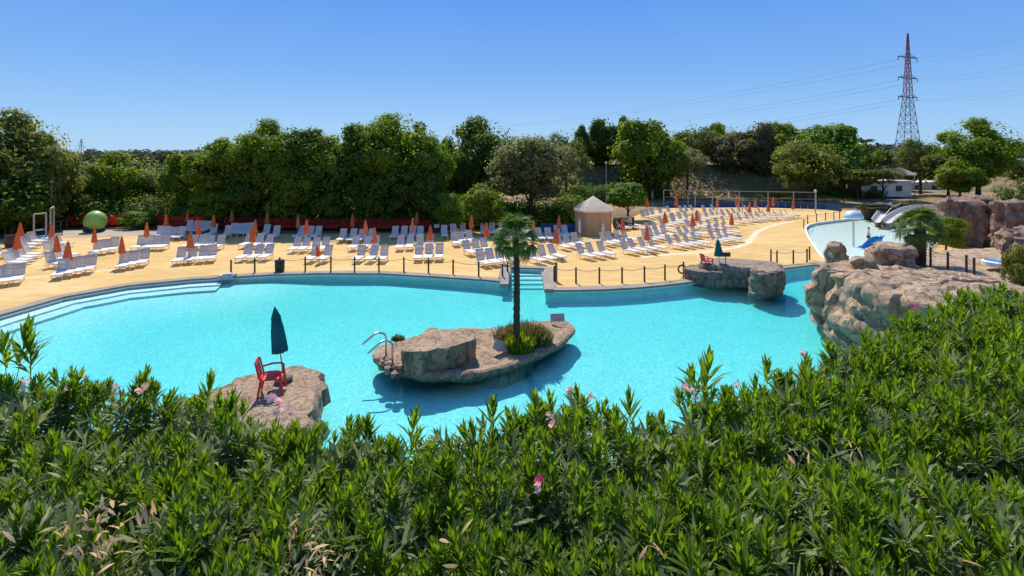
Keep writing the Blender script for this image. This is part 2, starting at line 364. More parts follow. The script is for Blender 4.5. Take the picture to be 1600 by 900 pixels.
def sheet(name, outer, holes, z, mat, extra=(), zf=None, kind='structure'):
    pts = list(outer); polys = [list(range(len(outer)))]
    for h in holes:
        polys.append(list(range(len(pts), len(pts) + len(h)))); pts += list(h)
    pts += [Vector(e) for e in extra]
    v, e, f, *_ = delaunay_2d_cdt([Vector(p).to_2d() if len(p) > 2 else Vector(p) for p in pts], [], polys, 0, 1e-5)
    F2 = []
    for t in f:
        c = (v[t[0]] + v[t[1]] + v[t[2]]) / 3
        if inside(c, outer) and not any(inside(c, h) for h in holes): F2.append(t)
    me = bpy.data.meshes.new(name); me.from_pydata([(p.x, p.y, zf(p) if zf else z) for p in v], [], F2); me.update()
    bm = bmesh.new(); bm.from_mesh(me); bmesh.ops.delete(bm, geom=[q for q in bm.verts if not q.link_faces], context='VERTS')
    for fc in bm.faces:
        if fc.normal.z < 0: fc.normal_flip()
    bm.to_mesh(me); bm.free()
    o = link(name, me, mat)
    if kind: o['kind'] = kind
    return o

# ------------------------------------------------------------------ outlines of the two pools (metres on the ground)
far_px = [(-260,610),(-170,555),(-80,522),(0,497),(100,468),(200,450),(300,440),(350,437),(425,432.5),(500,430.5),(600,431),(700,437),(760,441),(793,444.5)]
stair_px = [(797,421),(852,423)]
far2_px = [(852,457),(880,457.5),(940,456.5),(1000,453),(1050,448),(1085,443.5),(1130,440),(1175,432),(1230,422),(1272,417),(1290,415.5)]
WZ = .13
P2 = lambda q, z=WZ: at(q[0], q[1], z).to_2d()
pool = [P2(q) for q in far_px] + [P2(q) for q in stair_px] + [P2(q) for q in far2_px] + [Vector(q) for q in [(20.5,33),(18,27),(15,22),(14.5,17),(13,12.6),(9,11.4),(0,10.8),(-8,10.8),(-16,11.6),(-22,13.6)]]
pool = resample(pool, .8)
kids_px = [(1258,352),(1262,368),(1275,389),(1290,409),(1318,411),(1365,407),(1425,400),(1470,382),(1462,358),(1430,345),(1395,339.5),(1345,341),(1300,346)]
kids = smoothpoly([P2(q, .15) for q in kids_px], 2)
# ------------------------------------------------------------------ terrain
def sst(a, b, x):
    t = max(0, min(1, (x - a) / (b - a))); return t * t * (3 - 2 * t)
poolbig = [p + n * 1.6 for p, n in zip(pool, normals2(pool))]
kidsbig = [p + n * 1.6 for p, n in zip(kids, normals2(kids))]
def terr(x, y):
    z = .12
    z += (3.3 - .12) * (1 - sst(6.5, 12, y)) if y < 12 else 0
    u = x / max(y, 1)
    if y > 60:
        z += 5.3 * sst(82, 95, y + 4 * noise.noise(Vector((x * .05, y * .05, 0)))) * sst(.05, .14, u) * (1 - sst(.58, .70, u))
        if u < .05: z -= 6 * sst(66, 130, y) * (1 - sst(.0, .05, u))
    if y > 100: z += 3.0 * sst(100, 170, y) * sst(.3, .8, u)
    if y > 160: z += (7.5 if u < .05 else 2.5) * sst(180, 620, y) + 1.2 * noise.noise(Vector((x * .006, y * .006, 0)))
    if y > 700: z = z * (1 - sst(700, 1500, y)) + 2 * sst(700, 1500, y)
    z += .12 * fnoise(Vector((x * .3, y * .3, 0)), 3) if y > 56 else 0
    if (y < 62) and (inside((x, y), poolbig) or inside((x, y), kidsbig)): z = -2.5
    return z
ys = list(np.arange(-14, 70, 1.3)) + list(70 + 2.2 * np.arange(0, 30)) ; y0 = ys[-1]
while y0 < 9000: y0 = y0 * 1.06 + 1; ys.append(y0)
nx = 150; V = []; Q = []
for j, y in enumerate(ys):
    wd = max(45, 1.45 * y)
    for i in range(nx + 1):
        x = (i / nx * 2 - 1) * wd; V.append((x, y, terr(x, y)))
for j in range(len(ys) - 1):
    for i in range(nx): Q.append((j * (nx + 1) + i, j * (nx + 1) + i + 1, (j + 1) * (nx + 1) + i + 1, (j + 1) * (nx + 1) + i))
me = npmesh('ground', np.array(V), np.array(Q)); me.shade_smooth(); tag(link('ground', me, M['terrain']), kind='structure')

# ------------------------------------------------------------------ deck, edging, basins, water
deck_outer = [at(*q).to_2d() for q in [(-420,470),(-160,388),(0,374),(110,368),(250,364),(450,366),(650,364),(850,362),(935,356),(975,344),(1010,331),(1045,325),(1180,324),(1310,328),(1380,332),(1520,345),(1640,380)]]
deck_outer = resample([Vector((-38, 9.6))] + deck_outer + [Vector((34, 9.6))], 2.0)
sheet('pool_deck', deck_outer, [pool, kids], .25, M['sand'])
def ring(name, line, w0, w1, z, mat, thick=.0, closed=True):
    nn = normals2(line); V = []; Fc = []; n = len(line)
    for p, q in zip(line, nn):
        a = p + q * w0; b = p + q * w1; V += [(a.x, a.y, z), (b.x, b.y, z), (a.x, a.y, z - thick), (b.x, b.y, z - thick)]
    for i in range(n if closed else n - 1):
        j = (i + 1) % n
        Fc += [(4*i, 4*i+1, 4*j+1, 4*j)]
        if thick: Fc += [(4*i+2, 4*i, 4*j, 4*j+2), (4*i+1, 4*i+3, 4*j+3, 4*j+1)]
    me = bpy.data.meshes.new(name); me.from_pydata(V, [], Fc); me.update()
    bm = bmesh.new(); bm.from_mesh(me); bmesh.ops.recalc_face_normals(bm, faces=bm.faces); bm.to_mesh(me); bm.free()
    o = link(name, me, mat); o['kind'] = 'structure'; return o
ring('pool_edging', pool, -.05, .62, .30, M['coping'], .10)
ring('pool_lip', pool, -.085, -.002, .20, M['edge_white'], .06)
ring('kids_pool_edging', kids, -.03, .14, .262, M['edge_white'], .06)
def wall(name, line, z0, z1, mat):
    n = len(line); V = [(p.x, p.y, z0) for p in line] + [(p.x, p.y, z1) for p in line]
    me = bpy.data.meshes.new(name); me.from_pydata(V, [], [(i, (i + 1) % n, n + (i + 1) % n, n + i) for i in range(n)]); me.update()
    o = link(name, me, mat); o['kind'] = 'structure'; return o
def inset(line, d):
    nn = normals2(line); return [p - q * d for p, q in zip(line, nn)]
def pdist(p, segs):
    return min(((p - s).length for s in segs))
shore = [p for p in pool if p.x < -17.6 and p.y > 14]
for q0, q1, z in ((-.02, .85, .03), (.85, 1.75, -.05)):
    nn_ = normals2(pool); V = []; Fc = []; L_ = [(p, q) for p, q in zip(pool, nn_) if p.x < -17.2 and p.y > 13.8]
    cut = next((i for i in range(1, len(L_)) if (L_[i][0] - L_[i - 1][0]).length > 3), 0); L_ = L_[cut:] + L_[:cut]
    for p, q in L_:
        a = p - q * q0; b = p - q * q1; V += [(a.x, a.y, z), (b.x, b.y, z), (b.x, b.y, z - .5)]
    for i in range(len(L_) - 1): Fc += [(3*i, 3*i+1, 3*i+4, 3*i+3), (3*i+1, 3*i+2, 3*i+5, 3*i+4)]
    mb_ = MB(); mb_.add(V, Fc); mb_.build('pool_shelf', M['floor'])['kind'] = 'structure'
def floorz(p):
    d = pdist(p, shore)
    z = -.50 - .05 * fnoise(Vector((p.x * .1, p.y * .1, 3)), 2)
    if p.y > 26: z = z + .12 * sst(26, 33, p.y) * (1 - sst(-3, 2, p.x))
    if d < 9:
        s = -.16 - .34 * sst(1.0, 9, d)
        z = max(z, s)
    return z
gx = [(x, y) for x in np.arange(-32, 24, .9) for y in np.arange(10, 36.5, .9) if inside((x, y), inset(pool, .3))]
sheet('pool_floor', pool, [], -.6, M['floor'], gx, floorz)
wall('pool_wall', pool, -.95, .22, M['basin'])
sheet('kids_pool_floor', kids, [], -.02, M['basin'])
wall('kids_pool_wall', kids, -.05, .25, M['edge_white'])
def water(name, line, z1, z0, mat):
    L = [p + q * .03 for p, q in zip(line, normals2(line))]; n = len(L)
    v, e, f, *_ = delaunay_2d_cdt(L, [], [list(range(n))], 0, 1e-5)
    f = [t for t in f if inside((v[t[0]] + v[t[1]] + v[t[2]]) / 3, L)]; k = len(v)
    V = [(p.x, p.y, z1) for p in v] + [(p.x, p.y, z0) for p in v]
    me = bpy.data.meshes.new(name); me.from_pydata(V, [], [tuple(t) for t in f] + [tuple(i + k for i in reversed(t)) for t in f] + [(i, (i + 1) % n, k + (i + 1) % n, k + i) for i in range(n)]); me.update()
    bm = bmesh.new(); bm.from_mesh(me); bmesh.ops.recalc_face_normals(bm, faces=bm.faces); bm.to_mesh(me); bm.free()
    o = link(name, me, mat); o['kind'] = 'structure'; return o
water('pool_water', pool, WZ, -1.0, M['water'])
water('kids_pool_water', kids, .16, -.3, M['shallow_water'])

# entry stairs recess with white steps
st = thing('pool_steps', 'white underwater entry steps set into the far pool edge behind the palm', 'pool steps')
a, b = at(798.5, 421.5, 0), at(850.5, 423.5, 0); front = at(826, 452, 0)
for k in range(6):
    t = k / 5.0; mb = MB(); y = a.y - .15 - t * 3.5; z = .03 - .10 * k
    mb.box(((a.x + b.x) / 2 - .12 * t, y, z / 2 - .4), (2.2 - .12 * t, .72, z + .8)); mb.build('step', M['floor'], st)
for nm, (px, py), dz in (('stone_block', (788, 444), 0), ('stone_block', (857, 452), 0)):
    p = at(px, py); mb = MB().box((p.x, p.y + 1.2, .37), (.5, 3.2, .22), rx=R(4)); o = mb.build('stair_side_wall', M['coping'])
    tag(o, 'sloping grey stone curb on the %s side of the pool steps' % ('left' if px < 800 else 'right'), 'curb')
p = at(355, 434); mb = MB().box((p.x, p.y, .36), (.85, .6, .2)); mb.box((p.x + .1, p.y - .1, .5), (.5, .35, .1), rz=.2)
tag(mb.build('stone_block', M['sign']), 'pale stone block on the pool edge where the shallow steps end', 'stone block')
# pale cement line and grey paving
def ribbon(name, px, wd, z, mat):
    pts = [at(x, y, z) for x, y in px]; V = []; Fc = []
    for i, p in enumerate(pts):
        t = (pts[min(i + 1, len(pts) - 1)] - pts[max(i - 1, 0)]).normalized(); q = Vector((-t.y, t.x, 0)) * wd / 2; V += [p - q, p + q]
    for i in range(len(pts) - 1): Fc.append((2*i, 2*i+1, 2*i+3, 2*i+2))
    mb = MB(); mb.add(V, Fc); o = mb.build(name, mat); o['kind'] = 'structure'; return o
ribbon('path', [(1000,402),(1060,397),(1110,393),(1150,387),(1168,380),(1176,371),(1182,363),(1196,356),(1215,350),(1240,346)], .55, .256, M['cementline'])
ribbon('drain_path', [(-60,446),(20,436),(70,432),(150,424),(180,421)], .4, .256, M['cementline'])
sheet('paved_path', resample([at(*q, .256).to_2d() for q in [(98,360),(98,371),(150,370.5),(250,367),(330,366),(330,362),(250,359)]], 2), [], .256, M['paving'])

# ------------------------------------------------------------------ rocks
def rock(name, outline, z0, zt, mat, seed=0, amp=.25, bulge=.15, parent=None, step=.3, levels=12, rnd=.35, topamp=.12, ztf=None, strata=.5, under=0., crack=0., block=0., bs=1.1, rings=None, uw=0., zs=1.3):
    pts = resample(smoothpoly([Vector(p[:2]) for p in outline], 2), step); n = len(pts); nn = normals2(pts)
    c = sum(pts, Vector((0, 0))) / n; V = []; Fc = []
    rz = min(rnd, (zt - z0) * .5)
    for k in range(levels + 1):
        t = k / levels
        for p, q in zip(pts, nn):
            top = ztf(p) if ztf else zt
            z = z0 + (top - z0) * t
            d = bulge * math.sin(math.pi * min(1, t * 1.1)) - under * max(0, 1 - t * 1.6)
            e = (top - z) / rz
            if e < 1: d -= rz * .8 * (1 - math.sqrt(max(0, 1 - (1 - e) ** 2)))
            P = Vector((p.x, p.y, z + seed * 7))
            if uw: d -= uw * sst(-.18, -.0, -z + .02)
            nv = fnoise(P * 1.1, 5)
            stv = noise.noise(Vector((p.x * .25, p.y * .25, z * 2.2 + seed * 3)))
            stv = math.copysign(abs(stv) ** .5, stv)
            d += amp * nv * .8 + amp * strata * stv
            if block:
                vd, vp = noise.voronoi(Vector((p.x * bs, p.y * bs, z * bs * zs + seed)))
                d += block * (noise.cell(vp[0] * 7.3) - .5) * 1.6
                if vd[1] - vd[0] < .09: d -= block * .5 * (1 - (vd[1] - vd[0]) / .09)
            if crack:
                cv = abs(noise.noise(Vector((p.x * .55 + seed, p.y * .55, z * .12))));
                if cv < .10: d -= crack * (1 - cv / .10)
            V.append((p.x + q.x * d, p.y + q.y * d, z + .05 * fnoise(P * 2.3, 3)))
    rings = rings or max(4, int(8 if n < 60 else 16))
    base = levels * n
    edge = [Vector(V[base + i]) for i in range(n)]
    for k in range(1, rings + 1):
        s = 1 - k / rings
        if k == rings:
            zc = ztf(c) if ztf else zt
            V.append((c.x, c.y, zc + topamp * fnoise(Vector((c.x, c.y, seed)), 3))); break
        for i in range(n):
            x = c.x + (edge[i].x - c.x) * s; y = c.y + (edge[i].y - c.y) * s
            top = ztf(Vector((x, y))) if ztf else zt
            f = min(1, k / 2.)
            if block:
                vd, vp = noise.voronoi(Vector((x * bs * .5, y * bs * .9, seed))); top += block * .35 * (noise.cell(vp[0] * 5.1) - .5) - (block * .2 if vd[1] - vd[0] < .06 else 0)
            z = edge[i].z * (1 - f) + (top + topamp * (fnoise(Vector((x * .9, y * .9, seed)), 5) + .7 * math.copysign(abs(noise.noise(Vector((x * .5, y * 1.4, seed)))) ** .6, noise.noise(Vector((x * .5, y * 1.4, seed)))))) * f
            V.append((x, y, z))
    for k in range(levels + rings - 1):
        for i in range(n): j = (i + 1) % n; Fc.append((k * n + i, k * n + j, (k + 1) * n + j, (k + 1) * n + i))
    last = (levels + rings - 1) * n; ci = len(V) - 1
    for i in range(n): Fc.append((last + i, last + (i + 1) % n, ci))
    me = bpy.data.meshes.new(name); me.from_pydata(V, [], Fc); me.update()
    bm = bmesh.new(); bm.from_mesh(me); bmesh.ops.recalc_face_normals(bm, faces=bm.faces); bm.to_mesh(me); bm.free()
    me.shade_smooth()
    try: me.set_sharp_from_angle(angle=R(30))
    except Exception: pass
    return link(name, me, mat, parent)
def pxo(L, z): return [at(x, y, z).to_2d() for x, y in L]

isl = thing('rock_island', 'low rock island in the pool carrying a palm and a raised slab', 'rock island')
ISL = [(584,543),(582,555),(595,567),(625,578),(665,584),(710,585),(760,580),(810,565),(850,548),(880,533),(899,517),(899,508),(888,500),(860,498),(820,503),(780,510),(740,514),(700,512),(660,520),(622,533),(600,537)]
rock('island_base', pxo(ISL, .38), -.03, .38, M['rock_low'], 1, .09, .04, isl, .18, 12, .12, .13, under=.22)
rock('rock_foot', [p.lerp(Vector((0, 18.6)), .72) for p in pxo(ISL, .3)], -1.0, .1, M['rock_low'], 12, .08, 0, isl, .3, 6, .1, .02)
rock('raised_slab', pxo([(630,550),(665,549),(705,543),(748,529),(744,521),(712,515),(690,511),(668,511),(657,520),(640,530),(628,540)], 1.12), .3, 1.12, M['rock_low'], 2, .05, .0, isl, .12, 12, .05, .03, strata=.7, block=.04, bs=1.3)
for k, (px, py, r) in enumerate([(592,560,.17),(602,563,.15),(597,571,.16),(612,569,.2),(606,578,.14),(622,578,.16),(617,588-4,.14)]):
    p = at(px, py, .42); th = [Vector((p.x + r * (1.3 if k % 2 else 1) * math.cos(a), p.y + r * math.sin(a))) for a in np.arange(0, 6.28, .9)]
    rock('stone', th, .3, .52 + .03 * (k % 3), M['rock_low'], 10 + k, .03, .02, isl, .08, 4, .08, .02)
# left life guard rock
g1 = rock('guard_rock', pxo([(255,640),(300,612),(345,597),(400,580),(450,570),(488,574),(510,588),(514,606),(500,650),(450,700),(300,730)], .8), -1, .8, M['rock_low'], 3, .10, .06, None, .18, 16, .16, .06, under=.1, block=.10, bs=1.1, rings=24, uw=.4)
tag(g1, 'rounded tan rock in the pool under the red chair and teal umbrella', 'rock')
# middle platform and boulders at the far edge
g2 = rock('guard_platform', pxo([(1062,417),(1080,422),(1110,426),(1145,426),(1170,422),(1176,416),(1160,413),(1110,411),(1080,412)], .95), .0, .95, M['rock_grey'], 4, .06, .03, None, .16, 14, .08, .04, block=.06, bs=1.2)
tag(g2, 'low grey rock platform at the pool edge under the small red chair', 'rock')
g3 = rock('rock_ledge', pxo([(1088,411),(1120,415),(1160,418),(1180,420),(1215,417),(1222,412),(1190,406),(1150,403),(1120,402),(1095,405)], 1.25), .1, 1.25, M['rock_grey'], 5, .08, .05, None, .25, 7, .15, .05)
tag(g3, 'flat grey ledge of rock behind the small teal umbrella', 'rock')
g4 = rock('round_boulder', pxo([(1168,415),(1171,421),(1190,425),(1212,424),(1226,420),(1227,414),(1215,409),(1190,408)], 1.5), -.02, 1.5, M['rock_grey'], 6, .07, .04, None, .14, 18, .14, .05, block=.06, bs=1.1)
tag(g4, 'drum shaped grey boulder standing in the water beside the platform', 'boulder')
# big cliff on the right
BIG = [(11.9,19.6),(12.2,22.2),(13.2,24.8),(15.0,27.2),(17.2,28.6),(20.5,29.6),(24.5,29.4),(27.5,27.0),(28.0,22.0),(26,17),(22,13.4),(18.5,12.2),(16.0,13.4),(14.6,15.4),(13.2,17.4)]
BIG = [(x + (1.35 if x < 17 else 0), y) for x, y in BIG]
def bigtop(p):
    v = 3.05 - .40 * sst(12, 18, p.x) - .35 * sst(17, 24, p.x)
    v = 2.8 - .10 * max(0, p.y - 19.5) - .25 * sst(18, 24, p.x)
    v += .35 * math.exp(-((p.x - 14.5) ** 2 + (p.y - 21.5) ** 2) / 6)
    return v + .22 * noise.noise(Vector((p.x * .35, p.y * .35, 9)))
big = rock('cliff_rock', BIG, -1, 3.0, M['rock'], 8, .26, .12, None, .15, 40, .3, .16, bigtop, strata=.9, under=.0, crack=.5, block=.26, bs=1.15, rings=60, uw=.35, zs=.10)
tag(big, 'large pink and grey artificial cliff at the right side of the pool', 'cliff')
for nm, lab, ol, z0, zt, sd, mt, am in (
    ('boulder', 'broad flat topped pink boulder on the far part of the cliff', [(1358,402),(1370,385),(1395,380),(1412,386),(1424,408),(1400,414),(1372,412)], 1.6, 3.05, 21, 'rock', .14),
    ('boulder', 'low layered boulder left of the flat topped one on the cliff', [(1330,408),(1340,396),(1362,392),(1378,402),(1370,413),(1345,416)], 1.6, 2.55, 22, 'rock', .12),
    ('rock_column', 'upright rounded rock between the cliff and the kids pool', [(1293,398),(1296,388),(1310,383),(1322,388),(1323,399),(1308,404)], .0, 2.35, 23, 'rock', .10)):
    D0 = 27.5 if zt > 2 else 31
    pts = []
    for x, y in ol:
        yy = {21: 27.6, 22: 26.2, 23: 32}[sd]; cy = sum(q[1] for q in ol) / len(ol)
        pts.append(Vector(((x - 800) / F * yy, yy - (y - cy) * .07)))
    tag(rock(nm, pts, z0, zt, M[mt], sd, am, .08, None, .14, 14, .3, .08, block=.15, bs=1.2), lab, 'rock')
# stone terrace behind / right of the cliff
TZ = 1.9
terr_px = [(1415,398),(1440,391),(1500,389),(1560,385),(1640,383),(1760,390),(1760,470),(1500,470),(1440,440),(1410,412)]
def tz(p): return TZ + .07 * fnoise(Vector((p.x * .5, p.y * .5, 2)), 4)
tp = resample([at(x, y, TZ).to_2d() for x, y in terr_px], .8)
ex = [(x, y) for x in np.arange(16, 46, .8) for y in np.arange(20, 40, .8) if inside((x, y), tp)]
rock('stone_terrace', [at(x, y, TZ).to_2d() for x, y in terr_px], -.5, TZ, M['rock'], 31, .1, 0, None, .5, 4, .2, .1)['kind'] = 'structure'
def wallrock(lab, pts, z0, zt, sd, mat='rock_dark', amp=.35, **k):
    return tag(rock('rock_wall', [Vector(p) for p in pts], z0, zt, M[mat], sd, amp, .1, None, .25, 20, .25, .3, strata=.5, crack=.35, block=.3, bs=.8, rings=24, zs=.12, **k), lab, 'rock wall')
wallrock('brown rock wall behind the dark bush and short palm', [((1462-800)/F*42, 42), ((1545-800)/F*42, 40.5), ((1548-800)/F*46, 46), ((1470-800)/F*46, 46)], 0, 3.9, 41)
wallrock('tall rock wall at the right edge rising above the stone terrace', [((1538-800)/F*39, 38.5), ((1585-800)/F*38.5, 37.6), ((1660-800)/F*38, 38), ((1700-800)/F*44, 46), ((1540-800)/F*44, 45)], 0, 4.15, 42)
wallrock('low rock wall beside the blue tub at the right edge', [((1562-800)/F*31, 31), ((1600-800)/F*29.5, 29.5), ((1680-800)/F*30, 30), ((1680-800)/F*34, 35), ((1572-800)/F*34, 34.5)], .8, 3.0, 43)
wallrock('long pink rock ridge above the slides', [((1475-800)/F*52, 52), ((1530-800)/F*50, 50), ((1640-800)/F*50, 50), ((1640-800)/F*58, 58), ((1490-800)/F*58, 58)], 0, 3.1, 44, 'rock')
wallrock('low rocks under the clipped hedges behind the kids pool', [((1345-800)/F*60, 60), ((1400-800)/F*58.5, 58.5), ((1470-800)/F*56, 55), ((1480-800)/F*60, 61), ((1350-800)/F*64, 65)], 0, 1.5, 45, 'rock_dark', .3)

# ------------------------------------------------------------------ tree crowns
def leaf_quads(C, N, size, asp=.6, jit=.35):
    n = len(C); N = N + rng.normal(0, jit, (n, 3)); N /= np.linalg.norm(N, axis=1)[:, None] + 1e-9
    A = np.cross(N, rng.normal(0, 1, (n, 3))); A /= np.linalg.norm(A, axis=1)[:, None] + 1e-9
    B = np.cross(N, A); s = size * rng.uniform(.6, 1.3, (n, 1))
    V = np.stack([C - A * s, C - B * s * asp, C + A * s, C + B * s * asp], 1).reshape(-1, 3)
    return V, np.arange(4 * n).reshape(-1, 4)
def crown(seed, nc=46, nl=420, rx=1., tall=0., leaf=.042, loose=0., low=.12, cr=(.17, .30)):
    """crown in a unit frame: radius 1 across, height 0..2"""
    g = np.random.default_rng(seed); C = []; N = []
    for k in range(nc):
        d = g.normal(0, 1, 3); d /= np.linalg.norm(d)
        e = g.uniform(.60, .92) if g.random() < .8 else g.uniform(.2, .6)
        c = np.array([d[0] * .84 * e, d[1] * .84 * e, 1.0 + d[2] * .86 * e])
        if c[2] < low: c[2] = low + g.uniform(0, .2)
        if tall: f = 1 - tall * (c[2] / 2); c[0] *= f; c[1] *= f
        r = g.uniform(*cr)
        m = int(nl * (r / .24) ** 2)
        u = g.normal(0, 1, (m, 3)); u /= np.linalg.norm(u, axis=1)[:, None]
        rad = r * (g.uniform(.62, 1.05 + loose, (m, 1))) * (1 + .25 * np.sin(u[:, :1] * 7 + k) * np.cos(u[:, 1:2] * 6))
        C.append(c + u * rad * [1, 1, .8]); N.append(u + [0, 0, .5])
    m = int(nc * nl * .07)   # loose leaves all through the volume
    u = g.normal(0, 1, (m, 3)); u /= np.linalg.norm(u, axis=1)[:, None]; u *= g.uniform(.2, .93, (m, 1)) ** .6
    q = u * [.95, .95, .95] + [0, 0, 1]
    if tall: f = (1 - tall * (q[:, 2:3] / 2)); q[:, :2] *= f
    q = q[q[:, 2] > .05]
    C.append(q); N.append(q - [0, 0, 1])
    C = np.concatenate(C); N = np.concatenate(N)
    V, Qd = leaf_quads(C, N, leaf, .7)
    return npmesh('crown', V, Qd)
CR = {
 'round': [crown(s, 40, 430, cr=(.15, .31)) for s in (1, 2, 3)],
 'big': [crown(s, 66, 470, leaf=.030, cr=(.12, .27)) for s in (4, 5, 6)],
 'tall': [crown(s, 44, 380, tall=.45, leaf=.045) for s in (7, 8)],
 'loose': [crown(s, 36, 300, loose=.35, leaf=.036, cr=(.12, .22)) for s in (9, 10, 11)],
}
def trunkmesh(seed, limbs=6):
    g = random.Random(seed); mb = MB()
    mb.tube([(0, 0, -.3), (.01, 0, .3), (.03, .02, .8), (.02, 0, 1.3), (0, 0, 1.7)], [.085, .06, .05, .035, .012], 8)
    for k in range(limbs):
        a = k * 2.4 + g.random(); z = .45 + .16 * k; L = g.uniform(.4, .65)
        mb.tube([(0.02, 0, z), (.5 * L * math.cos(a), .5 * L * math.sin(a), z + .22), (L * math.cos(a), L * math.sin(a), z + .5)], [.035, .022, .008], 6)
    me = bpy.data.meshes.new('trunk'); me.from_pydata(mb.v, [], mb.f); me.shade_smooth(); me.materials.append(M['bark']); return me
TR = [trunkmesh(i) for i in range(4)]
cnt = [0]
def tree(px, ytop, wpx, D, kind, mat, label, name='broadleaf_tree', ybot=None, cat='tree', group=None, ground=None, bare=.16):
    """px centre, ytop crown top row, wpx crown width, D distance in metres"""
    x = (px - 800) / F * D; top = H - (ytop - YH) / F * D; g = terr(x, D) if ground is None else ground
    zb = g + bare * (top - g) if ybot is None else H - (ybot - YH) / F * D
    rw = wpx / F * D / 2 * (1.22 if D > 45 else 1.08); hh = (top - zb) * 1.05; cnt[0] += 1; i = cnt[0]
    t = thing(name, label, cat, (x, D, g), random.Random(i).uniform(0, 6.28), group)
    me = CR[kind][i % len(CR[kind])]
    c = bpy.data.objects.new('crown', me); col.objects.link(c); c.parent = t
    if not me.materials: me.materials.append(M['leaf_mid'])
    c.material_slots[0].link = 'OBJECT'; c.material_slots[0].material = M[mat]
    c.location = (0, 0, zb - g); c.scale = (rw, rw, hh / 2)
    k = bpy.data.objects.new('trunk', TR[i % 4]); col.objects.link(k); k.parent = t
    q = (top - g) / 2; k.scale = (min(rw, q) * .9, min(rw, q) * .9, q * .95)
    return t
